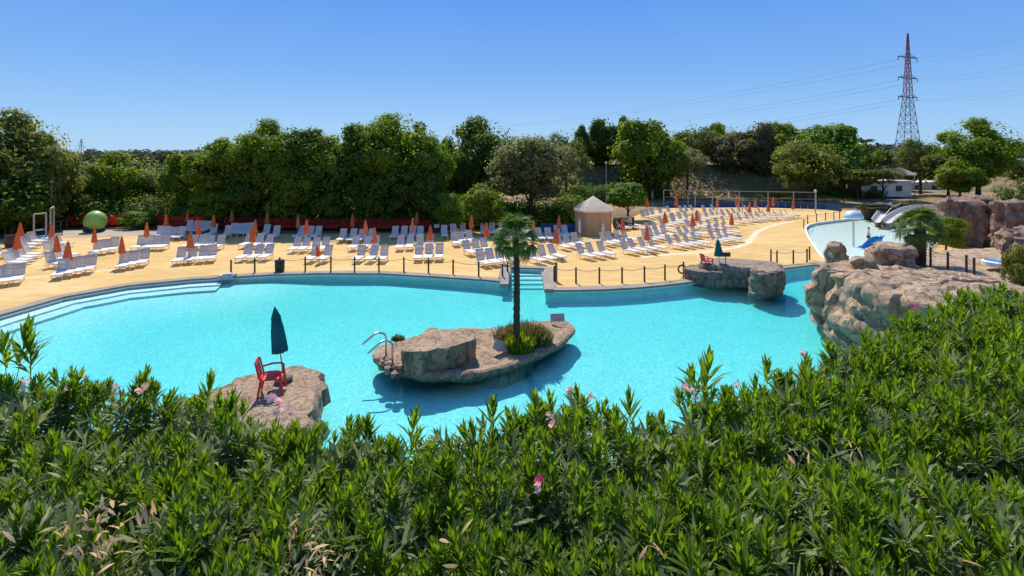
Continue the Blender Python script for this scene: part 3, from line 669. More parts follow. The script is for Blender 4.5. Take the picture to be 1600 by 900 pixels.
TL = [
 # left edge
 (18,172,150,50,'big','leaf_olive','tallest olive green tree at the far left edge behind the loungers'),
 (70,206,90,51,'round','leaf_olive','olive green tree just right of the tallest one at the left edge'),
 (-40,200,120,47,'round','leaf_dark','dark tree cut by the left edge of the photo'),
 (20,262,110,47,'round','leaf_dark','dark low tree crown behind the white frame on the left'),
 (100,262,52,58,'loose','leaf_yellow','thin yellowish tree in the gap left of the green ball'),
 (120,300,48,54,'round','leaf_olive','small olive bushy tree just behind the green ball on its left'),
 (190,238,118,60,'big','leaf_mid','wide mid green tree behind the green ball'),
 (158,268,60,57,'round','leaf_mid','lower rounded tree straight above the green ball'),
 (250,252,64,60,'loose','leaf_yellow','pale green tree right of the wide one behind the ball'),
 (298,238,84,57,'round','leaf_mid','mid green tree at the left end of the dense wood'),
 # dense wood
 (338,222,94,52.5,310,'round','leaf_mid','first tall tree of the dense wood, lower than those to its right'),
 (378,206,94,52.5,310,'big','leaf_mid','second tree of the dense wood counted from its left end'),
 (426,187,103,52.5,310,'big','leaf_mid','pointed high tree on the left hump of the dense wood'),
 (476,200,94,52.5,310,'round','leaf_dark','dark tree right of the left hump of the dense wood'),
 (522,205,89,52.5,310,'big','leaf_mid','tree in the dip in the middle of the dense wood'),
 (568,192,94,52.5,310,'round','leaf_dark','dark tree left of the highest crown of the dense wood'),
 (622,175,120,52.5,310,'big','leaf_mid','highest tree of the dense wood above the middle loungers'),
 (668,205,85,52.5,310,'big','leaf_bright','brighter green tree at the right end of the dense wood'),
 (400,262,90,52,'round','leaf_dark','dark front tree of the wood above the second parasol row'),
 (460,255,90,52,'round','leaf_mid','front tree of the wood above the black bin'),
 (345,285,80,52,'round','leaf_mid','low front tree at the left part of the wood over the red barrier'),
 (530,262,90,52,'round','leaf_dark','dark front tree in the middle of the wood over the red barrier'),
 (600,250,100,52,'big','leaf_dark','large dark front tree under the highest crown of the wood'),
 (655,262,80,51,'round','leaf_dark','dark front tree at the right end of the wood'),
 # centre
 (752,184,128,66,'big','leaf_dark','wide very dark tree behind the grey green round tree'),
 (705,215,60,62,'round','leaf_dark','narrow dark tree in the notch left of the wide dark tree'),
 (830,206,136,54,322,'big','leaf_grey','big round grey green tree left of the wooden hut'),
 (884,200,70,78,'loose','leaf_yellow','airy yellow green tree showing behind the round grey green tree'),
 (706,296,62,49,'loose','leaf_bright','small bright bushy tree below the dark tree left of centre'),
 (755,290,66,49,'round','leaf_mid','small mid green tree tucked under the left of the grey round tree'),
 # bank right of centre
 (908,196,40,92,268,'tall','leaf_dark','slim dark tree at the left end of the bank'),
 (944,183,66,93,262,'tall','leaf_dark','dark upright tree on the bank left of the lamp post'),
 (976,182,46,96,262,'tall','leaf_dark','dark pointed tree between the upright one and the bright green one'),
 (1006,186,104,84,302,'round','leaf_mid','large green tree above the small round bright tree'),
 (1045,212,62,84,292,'loose','leaf_mid','low limbed green tree right of the large green one on the bank'),
 (1086,190,74,97,262,'loose','leaf_yellow','bright yellow green tree on top of the bank'),
 (1074,228,58,86,285,'loose','leaf_grey','grey leaved tree in front of the yellow green one on the bank'),
 (1128,192,66,100,262,'round','leaf_mid','mid green tree behind the brownish pair on the bank'),
 (1146,208,74,92,276,'round','leaf_brown','left tree of the brownish pair on the bank'),
 (1184,188,64,92,280,'tall','leaf_brown','taller right tree of the brownish pair on the bank'),
 (1216,190,70,94,280,'round','leaf_mid','green tree with a flat top right of the brownish pair'),
 (1250,196,54,104,'loose','leaf_mid','thin tree behind the olive round tree at the right of the bank'),
 (1296,192,96,90,296,'round','leaf_bright','tall bright green tree behind the olive round tree'),
 (1262,217,100,80,304,'big','leaf_olive','round olive green tree beside the right end of the bank'),
 (1345,226,66,96,292,'round','leaf_mid','green tree left of the grey brown tree near the pylon'),
 (1368,224,66,96,'tall','leaf_brown','grey brown tree just left of the pylon base'),
 (1340,256,62,84,292,'round','leaf_olive','small olive tree left of the white building'),
 (1380,256,60,83,290,'loose','leaf_grey','small grey green tree in front of the white building'),
 (1438,211,64,95,'loose','leaf_yellow','light green tree in front of the pylon base'),
 (1398,246,50,104,'round','leaf_brown','dull tree directly behind the white pavilion roof'),
 (1482,238,70,90,'round','leaf_olive','low olive tree between the light green tree and the big dark one'),
 (1528,185,104,88,'big','leaf_mid','big full green tree at the right, highest right of the pylon'),
 (1500,250,60,84,'round','leaf_mid','small tree at the left foot of the big full green tree'),
 (1598,264,84,40,'loose','leaf_yellow','yellow green shrub tree growing on the rock at the right edge'),
]
for a in TL:
    px, yt, wp, D, yb, kd, mt, lb = a if len(a) == 8 else (*a[:4], None, *a[4:])
    tree(px, yt, wp, D, kd, mt, lb, ybot=yb, bare=.05 if D < 68 else .12, group='trees around the pool')
tree(981, 285, 58, 58, 'round', 'leaf_bright', 'small round bright green tree right of the wooden hut', bare=.28, group='trees around the pool')
# bushes
def bush(px, yt, wp, D, mat, label, ground, kind='round'):
    return tree(px, yt, wp, D, kind, mat, label, 'bush', cat='bush', ground=ground, bare=-.05)
bush(1478, 338, 68, 37, 'leaf_mid', 'dense dark green bush right of the short palm', 1.0, 'big')
bush(1597, 375, 52, 22, 'leaf_olive', 'green bush cut by the right edge beside the blue tub', 1.2, 'big')
bush(1368, 317, 50, 59, 'hedgeleaf', 'clipped low green mound left of the water slides', 1.0)
bush(1428, 313, 60, 60, 'hedgeleaf', 'clipped low green mound behind the water slides', 1.2)
bush(1470, 320, 40, 58, 'hedgeleaf', 'clipped low mound right of the top of the slides', 1.2)
bush(215, 330, 50, 52, 'leaf_bright', 'low light green bush behind the red barrier right of the ball', .1)
bush(1205, 304, 60, 84, 'leaf_yellow', 'low yellow green shrub on the foot of the bank', .2)
bush(1590, 250, 60, 100, 'leaf_yellow', 'dull yellow shrub below the far building at the right edge', 2.0)

# distant woods
def farwood(name, label, n, px0, px1, D0, D1, h0, h1, seed):
    g = np.random.default_rng(seed); C = []; N = []; S_ = []
    for k in range(n):
        D = D0 + (D1 - D0) * g.random() ** .8; x = (g.uniform(px0, px1) - 800) / F * D; hh = g.uniform(h0, h1); r = hh * g.uniform(.45, .7); m = 130
        u = g.normal(0, 1, (m, 3)); u /= np.linalg.norm(u, axis=1)[:, None]
        z = terr(x, D)
        C.append(np.array([x, D, z + hh * .5]) + u * [r, r, hh * .52] * g.uniform(.8, 1.08, (m, 1))); N.append(u + [0, 0, .5])
        S_.append(np.full((m, 1), r * .2))
    C = np.concatenate(C); N = np.concatenate(N); S_ = np.concatenate(S_)
    V, Qd = leaf_quads(C, N, S_, .7)
    o = link(name, npmesh(name, V, Qd), M['leaf_far']); o['kind'] = 'stuff'; o['label'] = label; o['category'] = 'woodland'
farwood('distant_wood', 'far off wooded hills filling the gap between the left trees', 700, -150, 780, 120, 620, 6, 10, 3)
farwood('distant_wood', 'far off trees along the skyline behind the bank and pylon', 450, 860, 1800, 140, 420, 5, 9, 4)

def undergrowth(name, label, pts, n, h0, h1, seed, mat):
    g = np.random.default_rng(seed); C = []; N = []; S_ = []
    P = [at(x, y, .15) for x, y in pts]
    for k in range(n):
        t = g.random() * (len(P) - 1); i = int(t); p = P[i].lerp(P[i + 1], t - i); hh = g.uniform(h0, h1); r = hh * .6; m = 160; dd = g.uniform(0, 3.5)
        u = g.normal(0, 1, (m, 3)); u /= np.linalg.norm(u, axis=1)[:, None]; x = p.x * (1 + dd / p.y); y = p.y + dd
        C.append(np.array([x, y, max(terr(x, y), 0) + hh * .45]) + u * [r, r, hh * .55] * g.uniform(.6, 1.05, (m, 1))); N.append(u + [0, 0, .5]); S_.append(np.full((m, 1), .15))
    V, Qd = leaf_quads(np.concatenate(C), np.concatenate(N), np.concatenate(S_), .7)
    o = link(name, npmesh(name, V, Qd), M[mat]); o['kind'] = 'stuff'; o['label'] = label; o['category'] = 'undergrowth'
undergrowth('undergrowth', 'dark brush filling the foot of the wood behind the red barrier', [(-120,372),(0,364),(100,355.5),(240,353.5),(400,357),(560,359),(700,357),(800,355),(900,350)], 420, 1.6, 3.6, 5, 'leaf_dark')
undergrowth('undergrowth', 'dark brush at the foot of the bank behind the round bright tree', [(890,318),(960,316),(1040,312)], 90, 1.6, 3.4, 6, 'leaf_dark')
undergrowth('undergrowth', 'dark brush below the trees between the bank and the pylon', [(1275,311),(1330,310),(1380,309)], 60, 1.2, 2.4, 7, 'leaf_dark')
# dry grass over the bank
gg_ = np.random.default_rng(8); C = []
while len(C) < 9000:
    D = gg_.uniform(80, 97); px = gg_.uniform(870, 1330); x = (px - 800) / F * D; C.append((x, D, terr(x, D) + .1))
C = np.array(C); V, Qd = leaf_quads(C, np.tile([0, -1., .6], (len(C), 1)), .24, .8); o = link('dry_grass', npmesh('dry_grass', V, Qd), M['dryplant']); o['kind'] = 'stuff'; o['label'] = 'dry yellow grass growing over the bank'; o['category'] = 'grass'
# ------------------------------------------------------------------ palms
def frond_mesh(seed, L=.95, nseg=22, spread=150, droop=.5):
    g = random.Random(seed); V = []; Fc = []
    def strip(a, b, c, w):
        k = len(V); d = (b - a).normalized(); s = d.cross(Vector((0, 0, 1))); s = s.normalized() if s.length > 1e-3 else Vector((1, 0, 0))
        V.extend([a - s * w * .3, a + s * w * .3, b - s * w, b + s * w, c]); Fc.extend([(k, k + 1, k + 3, k + 2), (k + 2, k + 3, k + 4)])
    pet = Vector((0, L * .5, L * .12)); strip(Vector((0, 0, 0)), pet * .6, pet, .02)
    for i in range(nseg):
        a = R(-spread / 2 + spread * i / (nseg - 1)); l = L * (.55 - .12 * abs(i / (nseg - 1) - .5) * 2) * g.uniform(.9, 1.1)
        d = Vector((math.sin(a), math.cos(a), 0)); b = pet + d * l * .55 + Vector((0, 0, .03)); c = pet + d * l + Vector((0, 0, -droop * l * g.uniform(.5, 1.2)))
        strip(pet, b, c, .026)
    me = bpy.data.meshes.new('frond'); me.from_pydata([tuple(v) for v in V], [], Fc); me.update(); return me
def palm(label, base, htr, n, L, r0, r1, seed, droopy=True):
    g = random.Random(seed); t = thing('palm_tree', label, 'palm tree', base)
    mb = MB(); pts = []; rad = []
    for k in range(30):
        s = k / 29; pts.append((.04 * math.sin(s * 3), 0, -.1 + s * (htr + .1))); rad.append((r0 + (r1 - r0) * s) * (1.08 if k % 2 else .94))
    mb.tube(pts, rad, 10); mb.build('trunk', M['palmbark'], t)
    # shaggy fibre skirt
    g2 = np.random.default_rng(seed); m = 260; a = g2.uniform(0, 6.28, m); z = htr * g2.uniform(.35, 1, m)
    C = np.stack([np.cos(a) * r1 * 1.12, np.sin(a) * r1 * 1.12, z], 1)
    Vv, Qd = leaf_quads(C, np.stack([np.cos(a), np.sin(a), a * 0 + .6], 1), .055, .35); o = link('fibre_skirt', npmesh('fibre_skirt', Vv, Qd), M['palmbark'], t); o['kind'] = 'stuff'
    ms = [frond_mesh(seed + i, L, droop=.35 + .2 * i) for i in range(3)]; md = frond_mesh(seed + 9, L * .85, droop=1.1)
    for m_ in ms: m_.materials.append(M['palmleaf'])
    md.materials.append(M['palmdry'])
    for k in range(n):
        s = k / (n - 1); el = R(78 - 125 * s + g.uniform(-8, 8)); az = k * 2.399 + g.uniform(-.2, .2)
        me = ms[k % 3] if s < .88 else md
        o = bpy.data.objects.new('frond', me); col.objects.link(o); o.parent = t; o.location = (.04 * math.sin(3), 0, htr - .02 - s * .22)
        o.rotation_euler = (el, g.uniform(-.3, .3), az)
        if me is md: o['label'] = 'dry yellowing hanging frond'
    return t
pb = at(806, 546, .5)
palm('tall slender fan palm growing on the rock island', pb, 4.25, 38, 1.02, .135, .105, 5)
p2 = at(1437, 413, TZ)
palm('short thick trunked fan palm beside the stone terrace at the right', p2, 1.95, 44, 1.32, .28, .24, 15)

# plants on the island
def grassclump(name, label, c, rx, ry, n, h, mat, parent=None, seed=0):
    g = np.random.default_rng(seed); V = []; Qd = []
    a = g.uniform(0, 6.28, n); r = np.sqrt(g.random(n)); X = c[0] + rx * r * np.cos(a); Y = c[1] + ry * r * np.sin(a)
    hh = h * g.uniform(.4, 1, n) * (1.1 - .5 * r); az = g.uniform(0, 6.28, n); ln = g.uniform(.1, .6, n) * hh
    B = np.stack([X, Y, np.full(n, c[2])], 1); Tp = B + np.stack([np.cos(az) * ln, np.sin(az) * ln, hh], 1); Md = B * .45 + Tp * .55 + np.stack([0 * X, 0 * X, hh * .1], 1)
    W = np.stack([-np.sin(az), np.cos(az), 0 * X], 1) * .012
    V = np.stack([B - W, B + W, Md + W * 1.6, Md - W * 1.6, Tp + W * .3, Tp - W * .3], 1).reshape(-1, 3)
    k = np.arange(n)[:, None] * 6; Qd = np.concatenate([k + [0, 1, 2, 3], k + [3, 2, 4, 5]])
    return tag(link(name, npmesh(name, V, Qd), mat), label, 'plant')
q = at(818, 535, .45)
grassclump('shrub', 'dry grassy shrub wrapped round the palm foot on the island', (q.x, q.y, .4), 1.15, .55, 2600, .95, M['dryplant'], seed=3)
q = at(806, 545, .45)
grassclump('shrub', 'dark green shrub right at the foot of the island palm', (q.x + .15, q.y - .1, .4), .5, .4, 1600, .85, M['leaf_mid'], seed=4)
q = at(622, 531, .45)
grassclump('grass_tuft', 'small dry grass tuft beside the pool ladder rails', (q.x, q.y, .4), .28, .12, 260, .32, M['dryplant'], seed=5)

# ------------------------------------------------------------------ loungers
def make_lounger(matb, mats, label, tilt=58):
    r = thing('sun_lounger', label, 'sun lounger')
    mb = MB()
    for s in (-1, 1): mb.box((s * .31, -.30, .33), (.06, 1.28, .07))
    mb.box((0, -.92, .325), (.62, .06, .075))
    for k in range(9): mb.box((0, -.82 + k * .135, .345), (.57, .105, .025))
    mb.build('bed', matb, r)
    mb = MB(); e = R(tilt); b = Vector((0, .32, .35))
    def on(u, v, t=0): return (v, b.y + u * math.cos(e) - t * math.sin(e), b.z + u * math.sin(e) + t * math.cos(e))
    for s in (-1, 1): mb.box(on(.36, s * .30), (.055, .76, .05), rx=e)
    mb.box(on(.72, 0), (.6, .07, .05), rx=e); mb.box(on(.03, 0), (.58, .06, .04), rx=e)
    for k in range(6): mb.box(on(.12 + k * .103, 0), (.56, .084, .02), rx=e)
    mb.build('backrest', mats, r)
    for (x, y) in ((-.29, -.78), (.29, -.78), (-.29, .30), (.29, .30)):
        mb = MB(); mb.tube([(x, y, 0), (x * .98, y - .02 * (1 if y < 0 else -1), .31)], [.022, .03], 6); mb.build('leg', matb, r)
    mb = MB(); mb.box((0, .62, .16), (.5, .03, .03))
    for s in (-1, 1): mb.tube([(s * .26, .62, .02), (s * .26, .58, .62)], .018, 5)
    mb.build('back_support', matb, r)
    register(r); return r
ORD = {1: ['only'], 2: ['left', 'right'], 3: ['left', 'middle', 'right'], 4: ['leftmost', 'second', 'third', 'rightmost'], 5: ['leftmost', 'second', 'third', 'fourth', 'rightmost']}
ROWS = [
 # text, first (x,y), last (x,y), count, heading degrees, z
 ('front row cut by the left edge', (-14,452), (22,447), 3, 35),
 ('side on row cut by the left edge', (-8,409), (12,404), 2, 72),
 ('front row of four near the left pool end', (88,439), (134,430), 4, 30),
 ('row of three left of the four by pool', (188,425), (218,419), 3, 26),
 ('row of three behind the small lone parasol', (145,402), (173,397), 3, 28),
 ('row of four behind the single low parasol', (209,394), (249,393), 4, 14),
 ('short row of four near the grey paving', (240,376), (275,377), 4, 16),
 ('white row nearest the red barrier', (284,365), (314,366), 4, 4),
 ('side facing group nearest left of the pool', (38,418), (62,404), 4, 74),
 ('side facing group behind the brown barrel', (52,393), (68,383), 3, 74),
 ('side facing group under two left parasols', (98,400), (112,386), 3, 78),
 ('side facing group left of front four', (101,420), (120,405), 3, 74),
 ('front row of four facing the shallow steps', (275,416), (327,412), 4, 20),
 ('second row of four behind the shallow steps', (289,392), (334,393), 4, 10),
 ('pair standing at the edge of tree shade', (324,372), (345,375), 2, 6),
 ('shaded row of four by the red barrier', (355,370), (384,370), 4, 6),
 ('second row left of the black bin', (377,390), (410,391), 3, 2),
 ('front row just left of the black bin', (372,411), (408,410), 3, 4),
 ('shaded pair behind the black bin', (411,372), (427,375), 2, 12),
 ('sunny row of four right of the bin', (454,397), (500,396), 4, 2),
 ('shaded row of three under the wood', (461,375), (489,375), 3, 0),
 ('front pair between the rope fence posts', (480,413), (500,413), 2, 0),
 ('shaded row of four behind three parasols', (530,381), (574,381), 4, 2),
 ('half shaded middle row left of centre', (548,394), (581,394), 3, 0),
 ('front row of three behind rope fence', (555,413), (594,413), 3, 0),
 ('shaded back row right of the wood middle', (613,376), (655,375), 4, 4),
 ('shaded second row of four near centre', (623,394), (669,391), 4, 4),
 ('front row of three at the shade end', (652,411), (684,410), 3, 6),
 ('small back row beside the two white signs', (695,374), (726,370), 3, 12),
 ('row of three left of lone orange parasol', (715,387), (740,383), 3, 20),
 ('middle row of three left of the palm', (740,402), (765,398), 3, 24),
 ('front row partly behind the palm crown', (764,420), (808,415), 4, 26),
 ('back row above the palm crown', (755,370), (784,369), 3, 4),
 ('pair just right of the palm crown', (818,398), (838,381), 2, 26),
 ('pair behind the low right parasol', (848,379), (862,379), 2, 10),
 ('shaded pair left of the wooden hut', (876,374), (888,373), 2, 10),
 ('row of three in front of the hut', (889,393), (913,388), 3, 26),
 ('front row of three right of the palm', (849,415), (881,409), 3, 34),
 ('front row of three below the hut', (928,408), (959,404), 3, 34),
 ('row of four right of the hut', (960,387), (994,381), 4, 32),
 ('front row of four further right of the hut', (996,400), (1040,394), 4, 36),
 ('row of three under the round bright tree', (982,361), (1002,358), 3, 30),
 ('row of four behind the paired parasols', (1026,381), (1056,374), 4, 34),
 ('row of three above the four right rows', (1030,369), (1054,363), 3, 36),
 ('front row of four left of teal umbrella', (1070,391), (1110,386), 4, 40),
 ('row of three behind the teal umbrella row', (1084,376), (1106,371), 3, 38),
 ('third row back from the teal umbrella', (1094,362), (1114,358), 3, 38),
 ('row of three by the tall thin parasol', (1050,357), (1068,353), 3, 34),
 ('row of three left in the crowded middle', (1069,350), (1088,347), 3, 34),
 ('far row near the goal frame left post', (1018,345), (1032,341), 3, 30),
 ('far pair right of the goal frame post', (1046,339), (1058,337), 2, 30),
 ('front row right of the teal umbrella', (1138,383), (1160,379), 3, 46),
 ('second row right of the teal umbrella', (1134,373), (1156,368), 3, 46),
 ('third row right of the teal umbrella', (1130,363), (1152,356), 3, 46),
 ('row beside the winding cement path', (1164,352), (1188,348), 3, 48),
 ('far row behind the crowded middle', (1110,347), (1130,342), 3, 40),
 ('farthest row in front of blue wall', (1078,337), (1096,335), 3, 34),
 ('far row left of the path bend', (1148,343), (1166,340), 3, 44),
 ('group of three at the path end', (1196,347), (1216,344), 3, 54),
 ('far pair nearest the blue wall', (1205,338), (1220,337), 2, 50),
 ('last group at the right deck end', (1234,344), (1250,341), 3, 62),
 ('far pair between the two orange parasols', (1172,336), (1184,335), 2, 44),
 ('far pair under the goal crossbar middle', (1116,335), (1130,334), 2, 38),
]
LS = [make_lounger(M['lounger'], M['lounger_back'], 'x', a_) for a_ in (58, 52, 64)]; lused = [0, 0, 0]
for q_ in LS: q_.scale = (.86, 1, 1.04)
seen_lab = set()
g = random.Random(3)
for txt, a, b, n, hd in ROWS:
    for k in range(n):
        t = k / (n - 1) if n > 1 else 0
        p = at(a[0] + (b[0] - a[0]) * t, a[1] + (b[1] - a[1]) * t)
        ang = R(hd + g.uniform(-3, 3)); d = Vector((math.sin(ang), -math.cos(ang), 0))
        li = g.choice((0, 0, 1, 2)) ; o = LS[li] if not lused[li] else copy_tree(LS[li]); lused[li] = 1
        c = p - d * .93; o.location = (c.x, c.y, .25); o.rotation_euler = (0, 0, ang)
        o['label'] = '%s white lounger of the %s' % (ORD[n][k], txt); o['group'] = 'white sun loungers on the deck'
        assert len(o['label'].split()) <= 16 and o['label'] not in seen_lab, o['label']; seen_lab.add(o['label'])
# mint loungers stored under the trees left of the hut
L1 = make_lounger(M['mint'], M['mint'], 'x'); first = True
for row, (y, x0, x1, n, nm) in enumerate([(347,850,892,5,'front'),(339,853,895,5,'middle'),(331,856,898,5,'back')]):
    for k in range(n):
        p = at(x0 + (x1 - x0) * k / (n - 1), y, .15); o = L1 if first else copy_tree(L1); first = False
        o.location = p; o.rotation_euler = (0, 0, R(20)); o['group'] = 'pale green loungers left of the hut'
        o['label'] = '%s pale green lounger in the %s row left of the hut' % (ORD[5][k], nm)

# ------------------------------------------------------------------ parasols
def make_parasol(cloth, label, hh=2.1, cl=1.15, rw=.19):
    r = thing('closed_parasol', label, 'parasol')
    MB().tube([(0, 0, 0), (0, 0, hh - .03)], .022, 6).build('pole', M['pole_white'], r)
    MB().lathe([(.02, hh), (.05, hh - .08), (.10, hh - .35), (rw * .75, hh - .7), (rw, hh - cl + .06), (rw * .92, hh - cl), (.03, hh - cl + .02)], 24, fold=.16, nf=8).build('canopy', cloth, r, True)
    MB().lathe([(.2, 0), (.2, .06), (.06, .09), (.04, .2)], 12).build('base', M['pole_white'], r)
    register(r); return r
PAR = [
 (32,348,'behind the left side facing loungers, taller one',0),(28,363,'lower of the two left of the barrel group',0),(81,349,'beside the white frame and blue tub',0),
 (90,367,'standing among the side facing loungers by the tub',0),(104,377,'right of the side facing loungers, low and slim',0),(147,355,'just below the green ball',0),
 (191,369,'standing alone before the row of four',0),(229,347,'on the grey paving right of the ball',0),(260,334,'against the red barrier left of the white row',0),
 (293,327,'tall over the white row nearest the red barrier',0),(297,362,'in the second row behind the shallow steps',0),(311,344,'right beside the white row at red barrier',0),
 (333,335,'before the barrier left of the shade edge',0),(362,328,'over the shaded row of four',0),(399,343,'right one of the close pair behind the bin',0),
 (394,354,'left lower one of the close pair behind the bin',0),(417,331,'over the shaded pair behind the bin',0),(466,335,'faded, over the shaded row of three',1),
 (478,343,'right of the faded one over the shaded row',0),(551,334,'in shade, leftmost of three before the dark wood',0),
 (572,344,'middle one of three before the dark wood',1),(586,355,'in the sun behind the front row of three',1),(644,341,'paler left one of the pair at barrier end',1),
 (651,331,'right one of the pair at the barrier end',0),(672,352,'over the shaded second row near centre',0),(714,326,'tallest left of the palm',0),
 (736,336,'between the tallest one and the lone one',0),(760,347,'lone one above the left of the palm crown',0),(778,325,'highest one directly above the palm crown left',0),
 (801,335,'straight above the palm crown',0),(833,345,'right of the palm crown, slim',1),(873,336,'wide one left of the wooden hut',0),
 (869,356,'lower one in front of the mint loungers',0),(906,342,'white closed one at left corner of hut',2),(942,350,'white closed one at right corner of hut',2),
 (973,339,'right of the hut under the round tree',0),(1011,352,'low one right of the round bright tree',0),(1039,330,'large one left of the crowded middle',0),
 (1012,309,'small far one right of the round tree',0),(1020,297,'tall pale one at the left goal post',1),(1057,307,'far one inside the goal frame left',0),
 (1083,334,'slim one in the crowded middle',0),(1089,327,'behind the slim one in crowded middle',0),(1143,332,'above the teal umbrella to its right',0),
 (1121,308,'far one before the grassy bank',0),(1152,307,'far one right of the bank middle',0),(1171,316,'faded one before the blue wall',1),
 (1180,310,'pale thin far one before the yellow shrub',1),(1200,315,'left one of pair before yellow shrub',0),(1208,307,'right one of pair before yellow shrub',0),
 (1239,312,'last one at the right end of the loungers',0),
]
pz = [make_parasol(M['orange'], 'x'), make_parasol(M['orange_pale'], 'x'), make_parasol(M['pole_white'], 'x', 1.9, 1.2, .10)]; used = [0, 0, 0]
for x, y, lab, ty in PAR:
    o = pz[ty] if not used[ty] else copy_tree(pz[ty]); used[ty] = 1
    hh = (2.1, 2.1, 1.9)[ty]
    p = at(x, y, .25 + hh); o.location = (p.x, p.y, .25 if p.y < 75 else .25); o.rotation_euler = (R(g.uniform(-2, 2)), R(g.uniform(-2, 2)), g.uniform(0, 6))
    s = g.uniform(.88, 1.18); o.scale = (s, s, 1)
    if x == 498: o.rotation_euler = (0, R(-6), 0)
    c_ = ['closed orange parasol ', 'closed faded orange parasol ', 'closed '][ty]
    lab = lab.replace('faded, ', '').replace('faded one', 'one')
    o['label'] = (c_ + lab).replace('closed white closed one', 'closed slim white parasol'); o['group'] = 'closed parasols among the loungers'
    assert 4 <= len(o['label'].split()) <= 16, o['label']
o = copy_tree(pz[0]); o.location = at(500, 412); o.scale = (.9, .9, .62); o.rotation_euler = (R(8), R(-7), 0)
o['label'] = 'low folded orange parasol propped on the right lounger of the front pair'; o['group'] = 'closed parasols among the loungers'
# the two teal life guard umbrellas
def guard_umbrella(label, tip, base, hh, rw, cl, tilt, mat):
    r = thing('guard_umbrella', label, 'umbrella', base); r.rotation_euler = (0, tilt, 0)
    MB().tube([(0, 0, 0), (0, 0, hh - .05)], .024, 8).build('pole', M['steel'], r)
    MB().lathe([(.012, hh + .02), (.07, hh - .12), (.14, hh - .32), (.15, hh - .36)], 28, fold=.08, nf=8).build('top_cap', mat, r, True)
    MB().lathe([(.13, hh - .33), (rw * .8, hh - .75), (rw * .97, hh - cl + .1), (rw, hh - cl + .03), (rw * .9, hh - cl), (.03, hh - cl + .05)], 32, fold=.11, nf=8).build('canopy', mat, r, True)
    b = MB().lathe([(.27, 0), (.28, .05), (.22, .12), (.05, .16), (.04, .3)], 18).build('base', M['coping'], r, True); b.rotation_euler = (0, -tilt, 0)
    return r
gb = at(443, 592, .84)
guard_umbrella('closed dark teal umbrella leaning left behind the near red chair', None, gb, 2.28, .235, 1.42, R(-7), M['teal_dark'])
gb2 = at(1124.5, 418, 1.0)
guard_umbrella('small closed bright teal umbrella on the far rock platform', None, gb2, 1.75, .26, 1.05, R(-4), M['teal'])
# red plastic chairs
def chair(label, loc, rz, sc=1.0):
    r = thing('plastic_armchair', label, 'chair', loc, rz); r.scale = (sc,) * 3
    MB().box((0, 0, .42), (.46, .46, .035)).box((0, -.22, .40), (.46, .03, .06)).build('seat', M['red'], r)
    mb = MB(); e = R(76)
    for k in range(5): mb.box(((k - 2) * .088, .25 + .10, .64), (.06, .022, .40), rx=R(-13))
    mb.box((0, .395, .86), (.44, .028, .08), rx=R(-13)); mb.box((0, .25, .45), (.44, .028, .06), rx=R(-13))
    for s in (-1, 1): mb.box((s * .225, .315, .65), (.045, .035, .46), rx=R(-13))
    mb.build('backrest', M['red'], r)
    for s in (-1, 1):
        MB().tube([(s * .25, .30, .62), (s * .27, .05, .66), (s * .27, -.16, .65), (s * .26, -.23, .60)], .026, 6).build('armrest', M['red'], r)
        MB().tube([(s * .27, -.27, 0), (s * .25, -.22, .42), (s * .265, -.20, .62)], [.025, .035, .028], 6).build('leg', M['red'], r)
        MB().tube([(s * .26, .33, 0), (s * .24, .25, .43)], [.025, .035], 6).build('leg', M['red'], r)
    return r
cp = at(427, 613, .82)
chair('red plastic armchair on the near rock beside the dark teal umbrella', cp, R(105), 1.14)
cp = at(1105, 418, 1.0)
chair('red plastic armchair on the far rock platform by the small umbrella', cp, R(100), .95)
# black sign by small umbrella
p = at(1134, 414, 1.25); s = thing('notice_board', 'small black board on a post behind the small teal umbrella', 'sign', p)
MB().box((0, 0, .62), (.55, .04, .26)).build('board', M['black'], s); MB().tube([(0, .03, 0), (0, .03, .6)], .025, 6).build('post', M['post'], s)

# ladder rails on the island
lad = thing('pool_ladder', 'curved steel ladder rails on the left end of the rock island', 'pool ladder')
for (bx, by), (tx, ty) in (((603, 552), (573, 519)), ((613, 566), (586, 535))):
    p = at(bx, by, .45); D = p.y; hgt = 1.0
    arc = [(p.x, p.y, .3), (p.x, p.y, .45 + .62)]
    for k in range(1, 8):
        a = math.pi * k / 9; arc.append((p.x - .24 + .24 * math.cos(a), p.y - .06 * k, 1.07 + .24 * math.sin(a) * 1.0))
    e = arc[-1]; arc.append((e[0] - .28, e[1] - .2, e[2] - .22))
    MB().tube(arc, .038, 8).build('handrail', M['steel'], lad, True)
# two boards on the island
for lab, (x, y), wd, hg, rz, ry in (('weathered grey board lying tilted beside the palm foot', (783, 547), .62, .36, R(18), R(24)), ('grey board standing on the right end of the island', (871, 501), .62, .34, R(-12), R(-6))):
    p = at(x, y, .5); o = MB().box((0, 0, hg / 2 + .02), (wd, .04, hg), ry=ry * 1.0, rx=R(-12)).build('sign_board', M['sign'], None); o.location = (p.x, p.y, .45); o.rotation_euler = (0, 0, rz); tag(o, lab, 'sign board')

